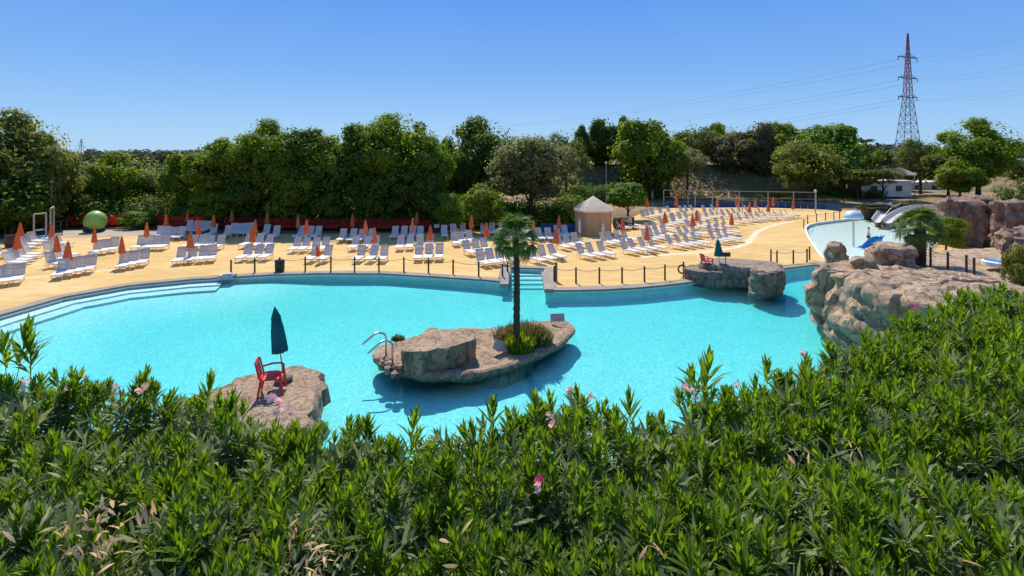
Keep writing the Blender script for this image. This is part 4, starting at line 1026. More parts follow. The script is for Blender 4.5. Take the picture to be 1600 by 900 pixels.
# ------------------------------------------------------------------ rope fences
def rope_fence(label, pts, z=.25, hgt=.95, sag=.10, r=.055, two=False):
    P = [at(x, y, z) for x, y in pts]; t = thing('rope_fence', label, 'rope fence', P[0])
    me = MB().tube([(0, 0, -.15), (0, 0, hgt)], [r, r * .95], 8); m0 = None
    for i, p in enumerate(P):
        if m0 is None: o = me.build('post', M['post'], t); m0 = o.data
        else: o = link('post', m0, None, t)
        o.location = p - P[0]
    for a, b in zip(P[:-1], P[1:]):
        a = a - P[0]; b = b - P[0]
        for hz in ((hgt - .12, ) if not two else (hgt - .12, hgt * .45)):
            pts_ = [a.lerp(b, k / 6) + Vector((0, 0, hz - sag * (1 - (2 * k / 6 - 1) ** 2))) for k in range(7)]
            MB().tube(pts_, .016, 5).build('rope', M['rope'], t)
    return t
rope_fence('rope fence on dark posts along the far pool edge left of the steps', [(361,429.5),(398,426.6),(437,425),(477,424),(517,424),(554,424),(592,424),(631,424.7),(669.5,426.6),(708,429),(748,433),(785,437)])
rope_fence('rope fence on dark posts along the pool edge right of the steps', [(866,440.6),(900,443),(936.5,443),(972,442.5),(1007,440.6),(1039,438),(1068,433)])
rope_fence('short rope fence between the drum boulder and the kids pool', [(1204.6,411),(1214,413),(1239.6,412),(1261,410),(1265,406)])
rope_fence('rope fence of dark posts on the stone terrace beside the short palm', [(1429,402),(1454,414.5),(1481,423),(1510,429),(1522,434)], 2.0)
rope_fence('wooden rail fence at the far left corner of the kids pool', [(1256,357),(1262,350),(1276,347),(1290,345),(1303,344),(1312,343)], .25, .95, .03, .05)
def stake(label, x, y, z, h, r, mat, name='wooden_post', cat='post', thick=None):
    p = at(x, y, z); o = MB().tube([(0, 0, -.1), (0, 0, h)], [r, r * .93], 8).build(name, mat); o.location = p; return tag(o, label, cat)
stake('brown wooden stake just left of the palm trunk near the steps', 793, 431, .25, .9, .06, M['brown'])
stake('thick pale post at the right corner of the pool steps', 869, 440, .25, 1.15, .08, M['coping'])
# life ring
p = at(1065, 432, .25); r = thing('life_ring', 'dull orange life ring hung on the post left of the far platform', 'life ring', (p.x, p.y - .1, .72))
V = []; Fc = []
mb = MB(); pts = [(.24 * math.cos(a), 0, .24 * math.sin(a)) for a in np.arange(0, 2 * math.pi + .01, math.pi / 10)]; mb.tube(pts, .05, 8); mb.build('ring', M['brown'], r, True)
for k in range(4):
    a = k * math.pi / 2; MB().tube([(.24 * math.cos(a + d), 0, .24 * math.sin(a + d)) for d in (-.18, 0, .18)], .055, 8).build('band', M['orange_pale'], r)
# bins
p = at(437, 424.5); t = thing('litter_bin', 'black litter bin behind the rope fence on the far pool edge', 'bin', p)
MB().lathe([(.26, 0), (.29, .08), (.3, .62), (.27, .66)], 20).build('body', M['black'], t); MB().lathe([(.31, .66), (.31, .72), (.16, .8), (.04, .83)], 20).build('lid', M['black'], t, True)
p = at(17, 386); t = thing('barrel', 'brown wooden barrel bin behind the loungers at the left edge', 'barrel', p)
MB().lathe([(.34, 0), (.42, .35), (.42, .65), (.34, 1.0), (.3, 1.0), (.3, .95)], 16).build('body', M['brown'], t)
for z in (.25, .75): MB().lathe([(.405, z), (.42, z + .03), (.405, z + .06)], 16).build('hoop', M['black'], t)

# ------------------------------------------------------------------ green ball, frame, tubs
p = at(149, 362); D = p.y; R0 = 1.0
t = thing('giant_ball', 'giant lime green ball with a dark opening in front of red barrier', 'ball', (p.x, p.y, .25)); t.scale = (.87, 1, 1)
bm = bmesh.new(); bmesh.ops.create_uvsphere(bm, u_segments=40, v_segments=26, radius=R0)
bm_del = [f for f in bm.faces if (f.calc_center_median() - Vector((-.35, -.62, -.72))).length < .45 or f.calc_center_median().z < -.85]
bmesh.ops.delete(bm, geom=bm_del, context='FACES'); me = bpy.data.meshes.new('shell'); bm.to_mesh(me); bm.free(); me.shade_smooth()
o = link('shell', me, M['ball'], t); o.location = (0, 0, 1.02); so = o.modifiers.new('thick', 'SOLIDIFY'); so.thickness = .05
for k in range(2):
    th = R(20 + 80 * k); pts = [(1.012 * math.cos(a) * math.cos(th), 1.012 * math.cos(a) * math.sin(th), 1.02 + 1.012 * math.sin(a)) for a in np.linspace(R(-50), R(230), 24)]
    MB().tube(pts, .02, 5).build('seam', M['ball'], t)
MB().lathe([(.85, 0), (.85, .12), (.7, .3), (.5, .34)], 24).build('base', M['black'], t)
MB().box((-.35, -.4, .3), (.9, .5, .5)).build('inside', M['black'], t)
fr = thing('shower_frame', 'tall white open frame over a blue tub at the far left', 'frame')
a_, b_, c_ = at(53, 377), at(72, 374), at(84, 369)
for q, hg in ((a_, 2.35), (b_, 2.35), (b_ + Vector((.12, .3, 0)), 2.7), (c_, 2.75)): MB().tube([q, q + Vector((0, 0, hg))], .065, 6).build('upright', M['grey_rail'], fr)
for q1, q2, z in ((a_, b_, 2.33), (b_ + Vector((.12, .3, 0)), c_, 2.7), (a_, b_, .9)): MB().tube([q1 + Vector((0, 0, z)), q2 + Vector((0, 0, z))], .055, 6).build('crossbar', M['grey_rail'], fr)
def tub(label, x, y, z, r):
    p = at(x, y, z); t = thing('paddling_tub', label, 'tub', (p.x, p.y, z - .02))
    MB().lathe([(r * 1.12, 0), (r * 1.14, .22), (r * 1.0, .27), (r * .93, .22), (r * .9, .05)], 28).build('rim', M['edge_white'], t)
    MB().lathe([(r * .93, .06), (r * .93, .2)], 28).build('liner', M['blue'], t)
    return t
tub('round blue foot tub under the white frame at the left', 66, 374, .25, .9)
tub('round blue foot tub with white rim on the terrace at the right edge', 1562, 415, TZ + .22, .62)

# ------------------------------------------------------------------ red barrier
rb = thing('red_barrier', 'long low barrier of red cloth panels at the foot of the wood', 'barrier')
RB = [(106,357),(125,356.5),(146,356),(166,356),(190,355.5),(215,355.5),(240,356),(265,356.5),(292,357),(320,358),(350,358.8),(380,359.4),(410,360),(440,360.4),(470,360.8),(500,361.2),(530,361.5),(560,361.8),(590,362),(620,362.2),(650,362.5),(676,362.5)]
RP = [at(x, y, .15) for x, y in RB]
for q in RP: MB().tube([q, q + Vector((0, 0, 1.3))], .04, 6).build('post', M['post'], rb)
for a, b in zip(RP[:-1], RP[1:]):
    for z0, z1 in ((.35, .78), (.83, 1.22)):
        d = (b - a).normalized(); n_ = Vector((d.y, -d.x, 0)) * .05; V = []; Fc = []
        for k in range(7):
            q = a.lerp(b, .03 + .94 * k / 6) + n_ * (1 + .6 * math.sin(k * 2.1 + a.x)); sg = .05 * (1 - (2 * k / 6 - 1) ** 2)
            V += [q + Vector((0, 0, z0 - sg)), q + Vector((0, 0, z1 - sg)), q + Vector((0, 0, z0 - sg)) - n_ * .4, q + Vector((0, 0, z1 - sg)) - n_ * .4]
        for k in range(6):
            i = 4 * k; Fc += [(i, i+4, i+5, i+1), (i+2, i+3, i+7, i+6), (i+1, i+5, i+7, i+3), (i, i+2, i+6, i+4)]
        mb = MB(); mb.add(V, Fc); mb.build('banner', M['redcloth'], rb)
    MB().tube([a + Vector((0, 0, 1.26)), b + Vector((0, 0, 1.26))], .03, 5).build('top_rail', M['redcloth'], rb)
# pale wooden rail fence left of barrier
rf = thing('rail_fence', 'low pale wooden rail fence between the white frame and red barrier', 'fence')
QP = [at(x, y, .15) for x, y in [(8,370),(30,367),(52,365),(75,363),(95,361),(104,358)]]
for q in QP: MB().tube([q, q + Vector((0, 0, 1.05))], .05, 6).build('post', M['rope'], rf)
for a, b in zip(QP[:-1], QP[1:]):
    for z in (.5, .95): MB().tube([a + Vector((0, 0, z)), b + Vector((0, 0, z))], .035, 5).build('rail', M['rope'], rf)
# two white signs
for k, (x, y) in enumerate([(682.5,353),(696.5,352)]):
    D = 49; p = atD(x, y, D); t = thing('white_sign', '%s of two small white signs at the end of the red barrier' % ('left', 'right')[k], 'sign', (p.x, D, .2))
    MB().box((0, 0, p.z - .2), (.5, .04, .34)).build('board', M['lounger'], t); MB().tube([(0, .03, 0), (0, .03, p.z - .2)], .025, 5).build('post', M['post'], t)

# ------------------------------------------------------------------ wooden hut with a white roof
p = at(931, 368); hut = thing('wooden_hut', 'eight sided wooden hut with a peaked white canvas roof', 'hut', (p.x, p.y + 1.6, .25))
hr = 1.75; hh = 2.35; ns = 8; off = R(22.5 - 8)
for k in range(ns):
    a0 = off + k * 2 * math.pi / ns; a1 = a0 + 2 * math.pi / ns; A = Vector((hr * math.cos(a0), hr * math.sin(a0), 0)); B = Vector((hr * math.cos(a1), hr * math.sin(a1), 0))
    MB().box((A.x, A.y, hh / 2), (.12, .12, hh), rz=a0).build('corner_post', M['wood'], hut)
    c = (A + B) / 2; L = (B - A).length; rz = math.atan2((B - A).y, (B - A).x)
    front = c.y < .3
    pl = MB().box((c.x * .96, c.y * .96, hh / 2), (L * .93, .03, hh * .98), rz=rz).build('wall_panel', M['brown'], hut)
    for j in range(9):
        z = .14 + j * .25
        MB().box((c.x, c.y, z), (L * .9, .05, .235), rz=rz).build('board', M['wood'], pl if False else hut)
mb = MB().lathe([(hr * 1.12, hh - .18), (hr * 1.15, hh), (hr * .72, hh + .42), (hr * .34, hh + .82), (.06, hh + 1.15), (.01, hh + 1.2)], 8); o = mb.build('canvas_roof', M['tent'], hut); o.rotation_euler = (0, 0, off)
MB().lathe([(hr * 1.08, hh - .3), (hr * 1.13, hh - .2)], 8).build('valance', M['cementline'], hut).rotation_euler = (0, 0, off)

# things round the hut
t = thing('barrel_table', 'dark barrel with shelves under the round bright tree', 'barrel', at(965, 357)); MB().lathe([(.4, 0), (.5, .4), (.5, .7), (.42, 1.1)], 16).build('body', M['brown'], t)
MB().box((.9, 0, 1.12), (1.5, .8, .06)).box((.9, 0, .55), (1.4, .7, .05)).build('shelf', M['post'], t)
for x in (.25, 1.55): MB().box((x, 0, .55), (.08, .7, 1.1)).build('side', M['post'], t)
bf = thing('blue_fence', 'dark blue low fence in the shade left of the hut', 'fence')
A, B = at(845, 364, .2), at(900, 364, .2)
for k in range(8):
    q = A.lerp(B, (k + .5) / 8); MB().box((q.x, q.y, .65), (.44, .05, .95)).build('panel', M['bluewall'], bf)
for k in range(9):
    q = A.lerp(B, k / 8); MB().box((q.x, q.y, .65), (.06, .08, 1.1)).build('post', M['post'], bf)
sheet('lawn', resample([at(x, y, .17).to_2d() for x, y in [(840,360),(905,360),(908,330),(850,330)]], 2), [], .215, plain('lawn_green', (.04, .14, .03), .9, var=.3, scale=3))

# ------------------------------------------------------------------ goal frame and blue low wall in the far right
gf = thing('court_frame', 'long pale pipe frame with netting posts round the far court', 'frame')
FY = 323; xs_ = [1037, 1075, 1113, 1155, 1200, 1240, 1275]
fp = [at(x, FY + (k * .8), .25) for k, x in enumerate(xs_)]
for q in fp: MB().tube([q, q + Vector((0, 0, 2.35))], .06, 6).build('upright', M['grey_rail'], gf)
for z in (2.33, 1.4):
    for a, b in zip(fp[:-1], fp[1:]): MB().tube([a + Vector((0, 0, z)), b + Vector((0, 0, z))], .045 if z > 2 else .025, 5).build('crossbar', M['grey_rail'], gf)
a, b = at(1120, 335), at(1160, 334)
gg = thing('small_goal', 'small pale pipe goal among the far loungers', 'goal', a)
for q in (a, b): MB().tube([q - a, q - a + Vector((0, 0, 1.9))], .05, 6).build('upright', M['grey_rail'], gg)
MB().tube([Vector((0, 0, 1.9)), b - a + Vector((0, 0, 1.9))], .05, 6).build('crossbar', M['grey_rail'], gg)
bw = thing('blue_low_wall', 'long low dark blue wall behind the farthest loungers', 'low wall')
BW = [at(x, y, .15) for x, y in [(1040,325),(1090,324.5),(1140,324.3),(1190,324.5),(1240,325.5),(1285,328),(1315,332)]]
for a, b in zip(BW[:-1], BW[1:]):
    c = (a + b) / 2; d = b - a
    for k in range(4):
        q = a.lerp(b, (k + .5) / 4); MB().box((q.x, q.y, .62), (d.length / 4 - .04, .1, .95), rz=math.atan2(d.y, d.x)).build('panel', M['bluewall'], bw)

# thin pole lamps
def lamp(label, x, y, ytop, mat='grey_rail'):
    p = at(x, y, .15); h = (y - ytop) / F * p.y; t = thing('lamp_post', label, 'lamp post', p)
    MB().tube([(0, 0, 0), (0, 0, h)], [.07, .045], 8).build('pole', M[mat], t); MB().lathe([(.05, h), (.16, h + .05), (.18, h + .2), (.05, h + .3)], 10).build('lantern', M['pole_white'], t, True)
lamp('slim grey lamp post right of the round grey green tree', 947, 322, 256)
lamp('thin lamp post in the trees above the white frame', 80, 365, 286)
lamp('short white lamp post inside the far court frame', 1086, 325, 303, 'pole_white')
lamp('thin lamp post left of the kids pool mushroom', 1274, 335, 300)
lamp('slim lamp post on the stone terrace wall at the right', 1557, 348, 318, 'grey_rail')

# ------------------------------------------------------------------ kids pool: mushroom, slides, whale, people
p = at(1333.5, 384, .05); t = thing('mushroom_shower', 'pale blue mushroom shower standing in the kids pool', 'mushroom shower', p)
D = p.y; mh = (384 - 336) / F * D
MB().tube([(0, 0, -.1), (0, 0, mh - .3)], .075, 10).build('stem', M['steel'], t)
MB().lathe([(.16, mh - .32), (.62, mh - .3), (.74, mh - .22), (.70, mh), (.5, mh + .26), (.22, mh + .38), (.02, mh + .41)], 26).build('cap', M['mushroom'], t, True)
def slide(label, pts, wd=.75):
    t = thing('water_slide', label, 'water slide'); P = [atD(x, y, D) for x, y, D in pts]
    fine = []
    for i in range(len(P) - 1):
        p0, p1, p2_, p3 = P[max(i - 1, 0)], P[i], P[i + 1], P[min(i + 2, len(P) - 1)]
        for k in range(5):
            u = k / 5; fine.append(.5 * ((2 * p1) + (p2_ - p0) * u + (2 * p0 - 5 * p1 + 4 * p2_ - p3) * u * u + (3 * p1 - p0 - 3 * p2_ + p3) * u ** 3))
    fine.append(P[-1]); V = []; Fc = []; m = 9
    for i, p in enumerate(fine):
        d = (fine[min(i + 1, len(fine) - 1)] - fine[max(i - 1, 0)]); d.z = 0; d.normalize(); s = Vector((d.y, -d.x, 0))
        for k in range(m):
            a = math.pi * k / (m - 1); V.append(p + s * math.cos(a) * wd * .5 + Vector((0, 0, .38 - math.sin(a) * .38)))
        for k in range(m):
            a = math.pi * k / (m - 1); V.append(p + s * math.cos(a) * (wd * .5 + .07) + Vector((0, 0, .38 - math.sin(a) * .46)))
    for i in range(len(fine) - 1):
        for k in range(m - 1):
            b0 = i * 2 * m; b1 = b0 + 2 * m; Fc += [(b0 + k, b1 + k, b1 + k + 1, b0 + k + 1), (b0 + m + k, b0 + m + k + 1, b1 + m + k + 1, b1 + m + k)]
        for k in (0, m - 1): Fc.append((b0 + k, b0 + m + k, b1 + m + k, b1 + k))
    mb = MB(); mb.add(V, Fc); mb.build('chute', M['slide'], t, True)
    step = max(3, len(fine) // 4)
    for p in fine[2::step]: MB().box((p.x, p.y, p.z / 2 - .05), (.5, .3, max(.2, p.z - .15))).build('support', M['rock_dark'], t)
slide('right grey water slide curving down from behind the palm', [(1478,327,54),(1450,326,54.5),(1425,328,54.5),(1408,334,54),(1396,342,53),(1387,349,51.5)], .95)
slide('left grey water slide beside the clipped hedge mound', [(1400,322,59.5),(1388,327,58.5),(1380,334,57),(1374,342,55),(1370,348,53)], .85)
# blue animal slide
p = at(1362, 388, .05); t = thing('whale_slide', 'small blue whale shaped slide in the kids pool', 'play slide', p, R(-10)); t.scale = (.78, .78, .78)
me = MB().tube([(-1.3, 0, .1), (-.8, 0, .16), (-.3, 0, .45), (.2, 0, .85), (.6, 0, 1.0), (.95, 0, .85)], [.07, .2, .34, .38, .34, .14], 14); me.build('body', M['blue'], t, True)
MB().tube([(.75, 0, .9), (1.0, 0, 1.15), (1.2, .0, 1.4)], [.16, .1, .03], 8).build('fin', M['blue'], t, True)
for s in (-1, 1): MB().tube([(.75, 0, 1.1), (.95, s * .18, 1.3), (1.1, s * .3, 1.38)], [.08, .07, .02], 6).build('fluke', M['blue'], t, True)
MB().box((.35, 0, .35), (.5, .4, .7)).build('pedestal', M['blue'], t)
def person(label, loc, rz, joints, edges, radii, head, hair=True):
    t = thing('person', label, 'person', loc, rz)
    me = bpy.data.meshes.new('body'); me.from_pydata(joints, edges, []); o = link('body', me, None, t)
    sk = o.modifiers.new('skin', 'SKIN'); sk.use_smooth_shade = True
    for i, r in enumerate(radii): me.skin_vertices[0].data[i].radius = (r, r)
    me.skin_vertices[0].data[0].use_root = True
    sb = o.modifiers.new('sub', 'SUBSURF'); sb.levels = 1; sb.render_levels = 1
    me.materials.append(M['skin'])
    hx = Vector(head)
    MB().lathe([(.02, .115), (.07, .10), (.098, .04), (.10, -.01), (.085, -.05), (.03, -.03)], 14, c=hx + Vector((0, .015, .02))).build('hair', M['hair'], t, True)
    return t
# seated child: pelvis, chest, neck, head, arms, legs
J = [(0,0,.12),(0,.04,.30),(0,.05,.46),(0,.04,.55),(0,.03,.68),(.13,.04,.44),(.22,-.02,.28),(.20,-.12,.14),(-.13,.04,.44),(-.22,-.02,.28),(-.20,-.12,.14),(.08,-.05,.12),(.12,-.32,.22),(.13,-.58,.08),(-.08,-.05,.12),(-.12,-.32,.22),(-.13,-.58,.08),(.13,-.68,.12),(-.13,-.68,.12)]
E = [(0,1),(1,2),(2,3),(3,4),(2,5),(5,6),(6,7),(2,8),(8,9),(9,10),(0,11),(11,12),(12,13),(0,14),(14,15),(15,16),(13,17),(16,18)]
RD = [.10,.10,.10,.045,.095,.05,.035,.025,.05,.035,.025,.07,.055,.035,.07,.055,.035,.028,.028]
p = at(1381, 353, .13)
pe = person('child with dark hair sitting in the water at the slide end', (p.x, p.y, .0), R(-25), J, E, RD, (0, .03, .68)); pe.scale = (1.25,) * 3
MB().lathe([(.10, .0), (.135, .05), (.125, .18), (.10, .2)], 12, c=(0, 0, .05)).build('swim_shorts', M['swim'], pe, True)
p = at(1357, 379, .13)
J2 = [(0,0,.80),(0,.02,1.0),(0,.0,1.20),(0,-.02,1.31),(0,-.03,1.44),(.15,0,1.17),(.24,-.08,.95),(.2,-.25,.85),(-.15,0,1.17),(-.24,.02,.93),(-.2,-.12,.8),(.08,0,.74),(.10,-.03,.42),(.11,.02,.05),(-.08,0,.74),(-.10,.03,.42),(-.11,.06,.05),(.11,-.12,.0),(-.11,-.08,.0)]
pe = person('child with bare chest standing behind the blue whale slide', (p.x, p.y, .0), R(60), J2, E, RD, (0, -.03, 1.44)); pe.scale = (.93,) * 3
MB().lathe([(.12, .55), (.16, .62), (.145, .78), (.115, .84)], 12).build('swim_shorts', M['swim'], pe, True)

# ------------------------------------------------------------------ buildings
def building(label, x0, x1, ybase, ytop, depth, mat, D, roof=None):
    a = atD(x0, ybase, D); b = atD(x1, ybase, D); h = (ybase - ytop) / F * D; t = thing('low_building', label, 'building', ((a.x + b.x) / 2, D, a.z)); wd = b.x - a.x
    MB().box((0, depth / 2, h / 2), (wd, depth, h)).build('wall', M[mat], t)
    MB().box((0, depth / 2, h + .1), (wd + .5, depth + .5, .2)).build('roof', M[roof or 'whitewall'], t)
    n = max(1, int(wd / 3))
    for k in range(n):
        x = -wd / 2 + (k + .5) * wd / n; w_ = MB().box((x, -.03, h * .55), (1.0, .1, .9)).build('window', M['black'], t); MB().box((x, -.06, h * .55 - .5), (1.2, .2, .08)).build('sill', M['whitewall'], w_)
building('long low white building behind the small olive trees', 1346, 1424, 307.5, 284, 4, 'whitewall', 87)
building('white building at the right skyline edge', 1578, 1640, 262, 250, 8, 'whitewall', 130, 'cementline')
building('low cream building between the trees right of the pylon', 1420, 1500, 301, 286, 6, 'cementline', 106)
t = thing('pavilion', 'white pavilion with a low pyramid roof beside the pylon base', 'pavilion', (atD(1405, 300, 93).x, 93, .7))
MB().lathe([(2.5, 3.1), (2.55, 3.3), (.1, 4.5)], 4).build('roof', M['tent'], t).rotation_euler = (0, 0, R(40))
for a in range(4):
    q = R(40 + 90 * a); MB().tube([(2.2 * math.cos(q), 2.2 * math.sin(q), -.6), (2.2 * math.cos(q), 2.2 * math.sin(q), 3.15)], .09, 6).build('post', M['whitewall'], t)

# ------------------------------------------------------------------ pylon and cables
PD = 160.; pyx = lambda x: (x - 800) / F * PD; pz_ = lambda y: H - (y - YH) / F * PD
zb, ztop = 3.0, pz_(52); cx = pyx(1418.5)
py = thing('pylon', 'tall red and grey lattice power pylon above the right trees', 'pylon', (cx, PD, zb), R(24))
def hw(z):
    t = (z - zb) / (ztop - zb)
    return 3.0 * (1 - t / .52) + .95 * (t / .52) if t < .52 else (.95 * (1 - (t - .52) / .48) + .12 * ((t - .52) / .48))
nlev = 17; lv = [zb + (ztop - zb) * (1 - (1 - k / nlev) ** 1.15) for k in range(nlev + 1)]
for sx in (-1, 1):
    for sy in (-1, 1):
        for nm, z0_, z1_, mt in (('leg', zb, pz_(153), 'pylon_grey'), ('upper_leg', pz_(153), ztop, 'pylon_red')):
            n_ = 4; MB().tube([(sx * hw(z0_ + (z1_ - z0_) * k / n_), sy * hw(z0_ + (z1_ - z0_) * k / n_), z0_ + (z1_ - z0_) * k / n_ - zb) for k in range(n_ + 1)], .10, 5).build(nm, M[mt], py)
for k in range(nlev):
    a_, b_ = lv[k], lv[k + 1]; wa, wb = hw(a_), hw(b_); mb = MB()
    Ca = [(-wa, -wa), (wa, -wa), (wa, wa), (-wa, wa)]; Cb = [(-wb, -wb), (wb, -wb), (wb, wb), (-wb, wb)]
    for i in range(4):
        j = (i + 1) % 4
        mb.tube([(*Ca[i], a_ - zb), (*Cb[j], b_ - zb)], .06, 4); mb.tube([(*Ca[j], a_ - zb), (*Cb[i], b_ - zb)], .06, 4); mb.tube([(*Cb[i], b_ - zb), (*Cb[j], b_ - zb)], .06, 4)
    mb.build('brace_panel', M['pylon_red' if a_ > pz_(160) else 'pylon_grey'], py)
arms = []
for y in (90, 122, 152):
    z = pz_(y) - zb; h_ = hw(pz_(y)); mb = MB()
    for s in (-1, 1):
        for sy in (-1, 1): mb.tube([(s * h_, sy * h_, z), (s * 4.9, 0, z + .1)], .15, 4); mb.tube([(s * h_, sy * h_, z + 1.0), (s * 4.9, 0, z + .1)], .06, 4)
        arms.append((s * 4.9, z - 1.0))
    mb.build('crossarm', M['pylon_grey'], py)
    for s in (-1, 1): MB().tube([(s * 4.9, 0, z + .1), (s * 4.9, 0, z - 1.0)], .10, 6).build('insulator', M['black'], py)
rot = Matrix.Rotation(R(24), 3, 'Z')
far_end = {0: (700, 199, 470), 2: (740, 214, 470), 4: (780, 227, 470)}
nm_ = ['top', 'middle', 'lowest']
for i, (ax, az) in enumerate(arms):
    st_ = rot @ Vector((ax, 0, 0)) + Vector((cx, PD, az + zb)); lvl = i // 2; side = i % 2
    fx, fy, fD = (700 + 40 * lvl, 199 + 14 * lvl, 470); e = atD(fx, fy, fD) + Vector((8 * side, 0, 0))
    e2 = atD(1680, (36, 80, 122)[lvl], 110) + Vector((9 * side, 4 * side, 0))
    pts_ = [st_.lerp(e, k / 24) - Vector((0, 0, 6 * (1 - (2 * k / 24 - 1) ** 2))) for k in range(25)]
    tag(MB().tube(pts_, .032, 4).build('power_cable', M['cable']), '%s %s cable running left from the pylon across the sky' % (nm_[lvl], ('left arm', 'right arm')[side]), 'cable', 'power cables')
    pts_ = [st_.lerp(e2, k / 12) - Vector((0, 0, 1.5 * (1 - (2 * k / 12 - 1) ** 2))) for k in range(13)]
    tag(MB().tube(pts_, .02, 4).build('power_cable', M['cable']), '%s %s cable running right from the pylon out of frame' % (nm_[lvl], ('left arm', 'right arm')[side]), 'cable', 'power cables')
# far pylon and mast in the left gap
t = thing('pylon', 'tiny pale pylon on the far left horizon', 'pylon', (atD(127, 237, 900).x, 900, 4))
mb = MB()
for sx in (-1, 1):
    for sy in (-1, 1): mb.tube([(sx * 3, sy * 3, 0), (sx * .5, sy * .5, 26)], .35, 4)
for z in (4, 9, 14, 19, 23): w_ = 3 - 2.5 * z / 26; mb.tube([(-w_, -w_, z), (w_ * .8, -w_, z + 3)], .2, 4); mb.tube([(w_, -w_, z), (-w_ * .8, -w_, z + 3)], .2, 4)
mb.build('tower', M['cable'], t); MB().tube([(-9, 0, 15), (9, 0, 13)], .3, 4).tube([(-6, 0, 20), (6, 0, 20)], .25, 4).build('crossarm', M['cable'], t)

# ------------------------------------------------------------------ foreground oleander hedge
HZ = H - 2.32
edge_px = [(-300,560),(0,582),(130,592),(300,604),(400,640),(480,652),(560,660),(640,672),(720,655),(800,640),(900,622),(960,632),(1020,642),(1060,612),(1120,598),(1190,584),(1250,562),(1310,543),(1360,520),(1400,500),(1450,478),(1500,460),(1560,446),(1600,440),(1900,425)]
ex_ = np.array([e[0] for e in edge_px]); ed_ = np.array([(2.32) * F / (e[1] + 8 - YH) for e in edge_px])
def edgeD(px): return np.interp(px, ex_, ed_)
def leaf_strip(base, az, el, L, wd, curl, g, fold=.35):
    """one lance shaped leaf: 7 vertices, 2 quads + tri per half kept cheap"""
    d = Vector((math.cos(az) * math.cos(el), math.sin(az) * math.cos(el), math.sin(el))); s = Vector((-math.sin(az), math.cos(az), 0)); up = s.cross(d) * -1
    pts = []
    for t, ww in ((0, .18), (.3, .9), (.65, 1.0)):
        c = base + d * L * t - up * curl * L * t * t; pts += [c - s * wd * ww, c + s * wd * ww]
    pts.append(base + d * L - up * curl * L)
    return pts
def shoot_template(seed, nw=8, L0=.125, hs=.17, wd=.0105, open_=1.0):
    g = random.Random(seed); V = []; Q = []; T = []
    bend = Vector((g.uniform(-.12, .12), g.uniform(-.12, .12), 0))
    for wv in range(nw):
        t = wv / (nw - 1); z = hs * (.15 + .85 * t); el = R(28 + 50 * t ** 1.3) ; el = R(90) - (R(90) - el) * open_
        for k in range(3):
            az = k * 2.094 + wv * 1.05 + g.uniform(-.25, .25); L = L0 * g.uniform(.8, 1.1) * (1 - .3 * t ** 3)
            b = Vector((0, 0, z)) + bend * z
            P = leaf_strip(b, az, el + R(g.uniform(-9, 9)), L, wd * g.uniform(.85, 1.2), g.uniform(.0, .22) if t > .4 else g.uniform(.15, .5), g)
            i = len(V); V += P; Q += [(i, i + 1, i + 3, i + 2), (i + 2, i + 3, i + 5, i + 4)]; T += [(i + 4, i + 5, i + 6)]
    # stem
    i = len(V); r = .0035
    V += [Vector((-r, 0, -.12)), Vector((r, 0, -.12)), Vector((r, 0, hs)) + bend * hs, Vector((-r, 0, hs)) + bend * hs]; Q.append((i, i + 1, i + 2, i + 3))
    return np.array([tuple(v) for v in V]), np.array(Q), np.array(T)
TPL = [shoot_template(50 + i, 7, .145, .15, .0098, .5) for i in range(7)] + [shoot_template(70 + i, 7, .165, .19, .0108, .6) for i in range(3)]
OLD = [shoot_template(90 + i, 5, .16, .12, .0105, 1.35) for i in range(6)]
def rotm(rx, ry, rz):
    return np.array(Matrix.Rotation(rz, 3, 'Z') @ Matrix.Rotation(ry, 3, 'Y') @ Matrix.Rotation(rx, 3, 'X'))
def scatter(tpls, items):
    Vs = []; Qs = []; Ts = []; off_ = 0
    for (pos, rot_, sc, ti) in items:
        v, q, t = tpls[ti]; Vs.append((v * sc) @ rot_.T + pos); Qs.append(q + off_); Ts.append(t + off_); off_ += len(v)
    return np.concatenate(Vs), np.concatenate(Qs), np.concatenate(Ts)
hg = np.random.default_rng(11)
def hsurf(x, y):
    return HZ + .16 * noise.noise(Vector((x * .9, y * .9, 4))) + .10 * noise.noise(Vector((x * 2.6, y * 2.6, 9)))
items = []; olds = []
cand = 0
while cand < 40000:
    cand += 1
    D = 1.9 + 9.0 * hg.random(); x = hg.uniform(-1.25, 1.25) * D
    if hg.random() > (D / 10.9): continue
    px = 800 + x / D * F
    e = edgeD(px)
    if D > e + .25: continue
    if D > e - .05: z = hsurf(x, D) - (D - e + .05) * 1.2 - .05
    else: z = hsurf(x, D)
    gap = noise.noise(Vector((x * 1.9, D * 1.9, 31)))
    hcol = hg.random()
    z += -.26 + .16 * hg.random() - (.22 if gap < -.22 else 0)
    tx, ty = hg.normal(0, .22), hg.normal(0, .22)
    rt = rotm(tx, ty, hg.uniform(0, 6.28)); sc = hg.uniform(.62, 1.2) * (1.0 if D < 6 else 1.1)
    if hcol < (.48 if x < -.5 else .58): items.append((np.array([x, D, z]), rt, sc, int(hg.integers(0, 10)), D, px))
    else: olds.append((np.array([x, D, z - .03 - .13 * hg.random()]), rotm(hg.normal(0, .5), hg.normal(0, .5), hg.uniform(0, 6.28)), hg.uniform(.9, 1.35), int(hg.integers(0, 6))))
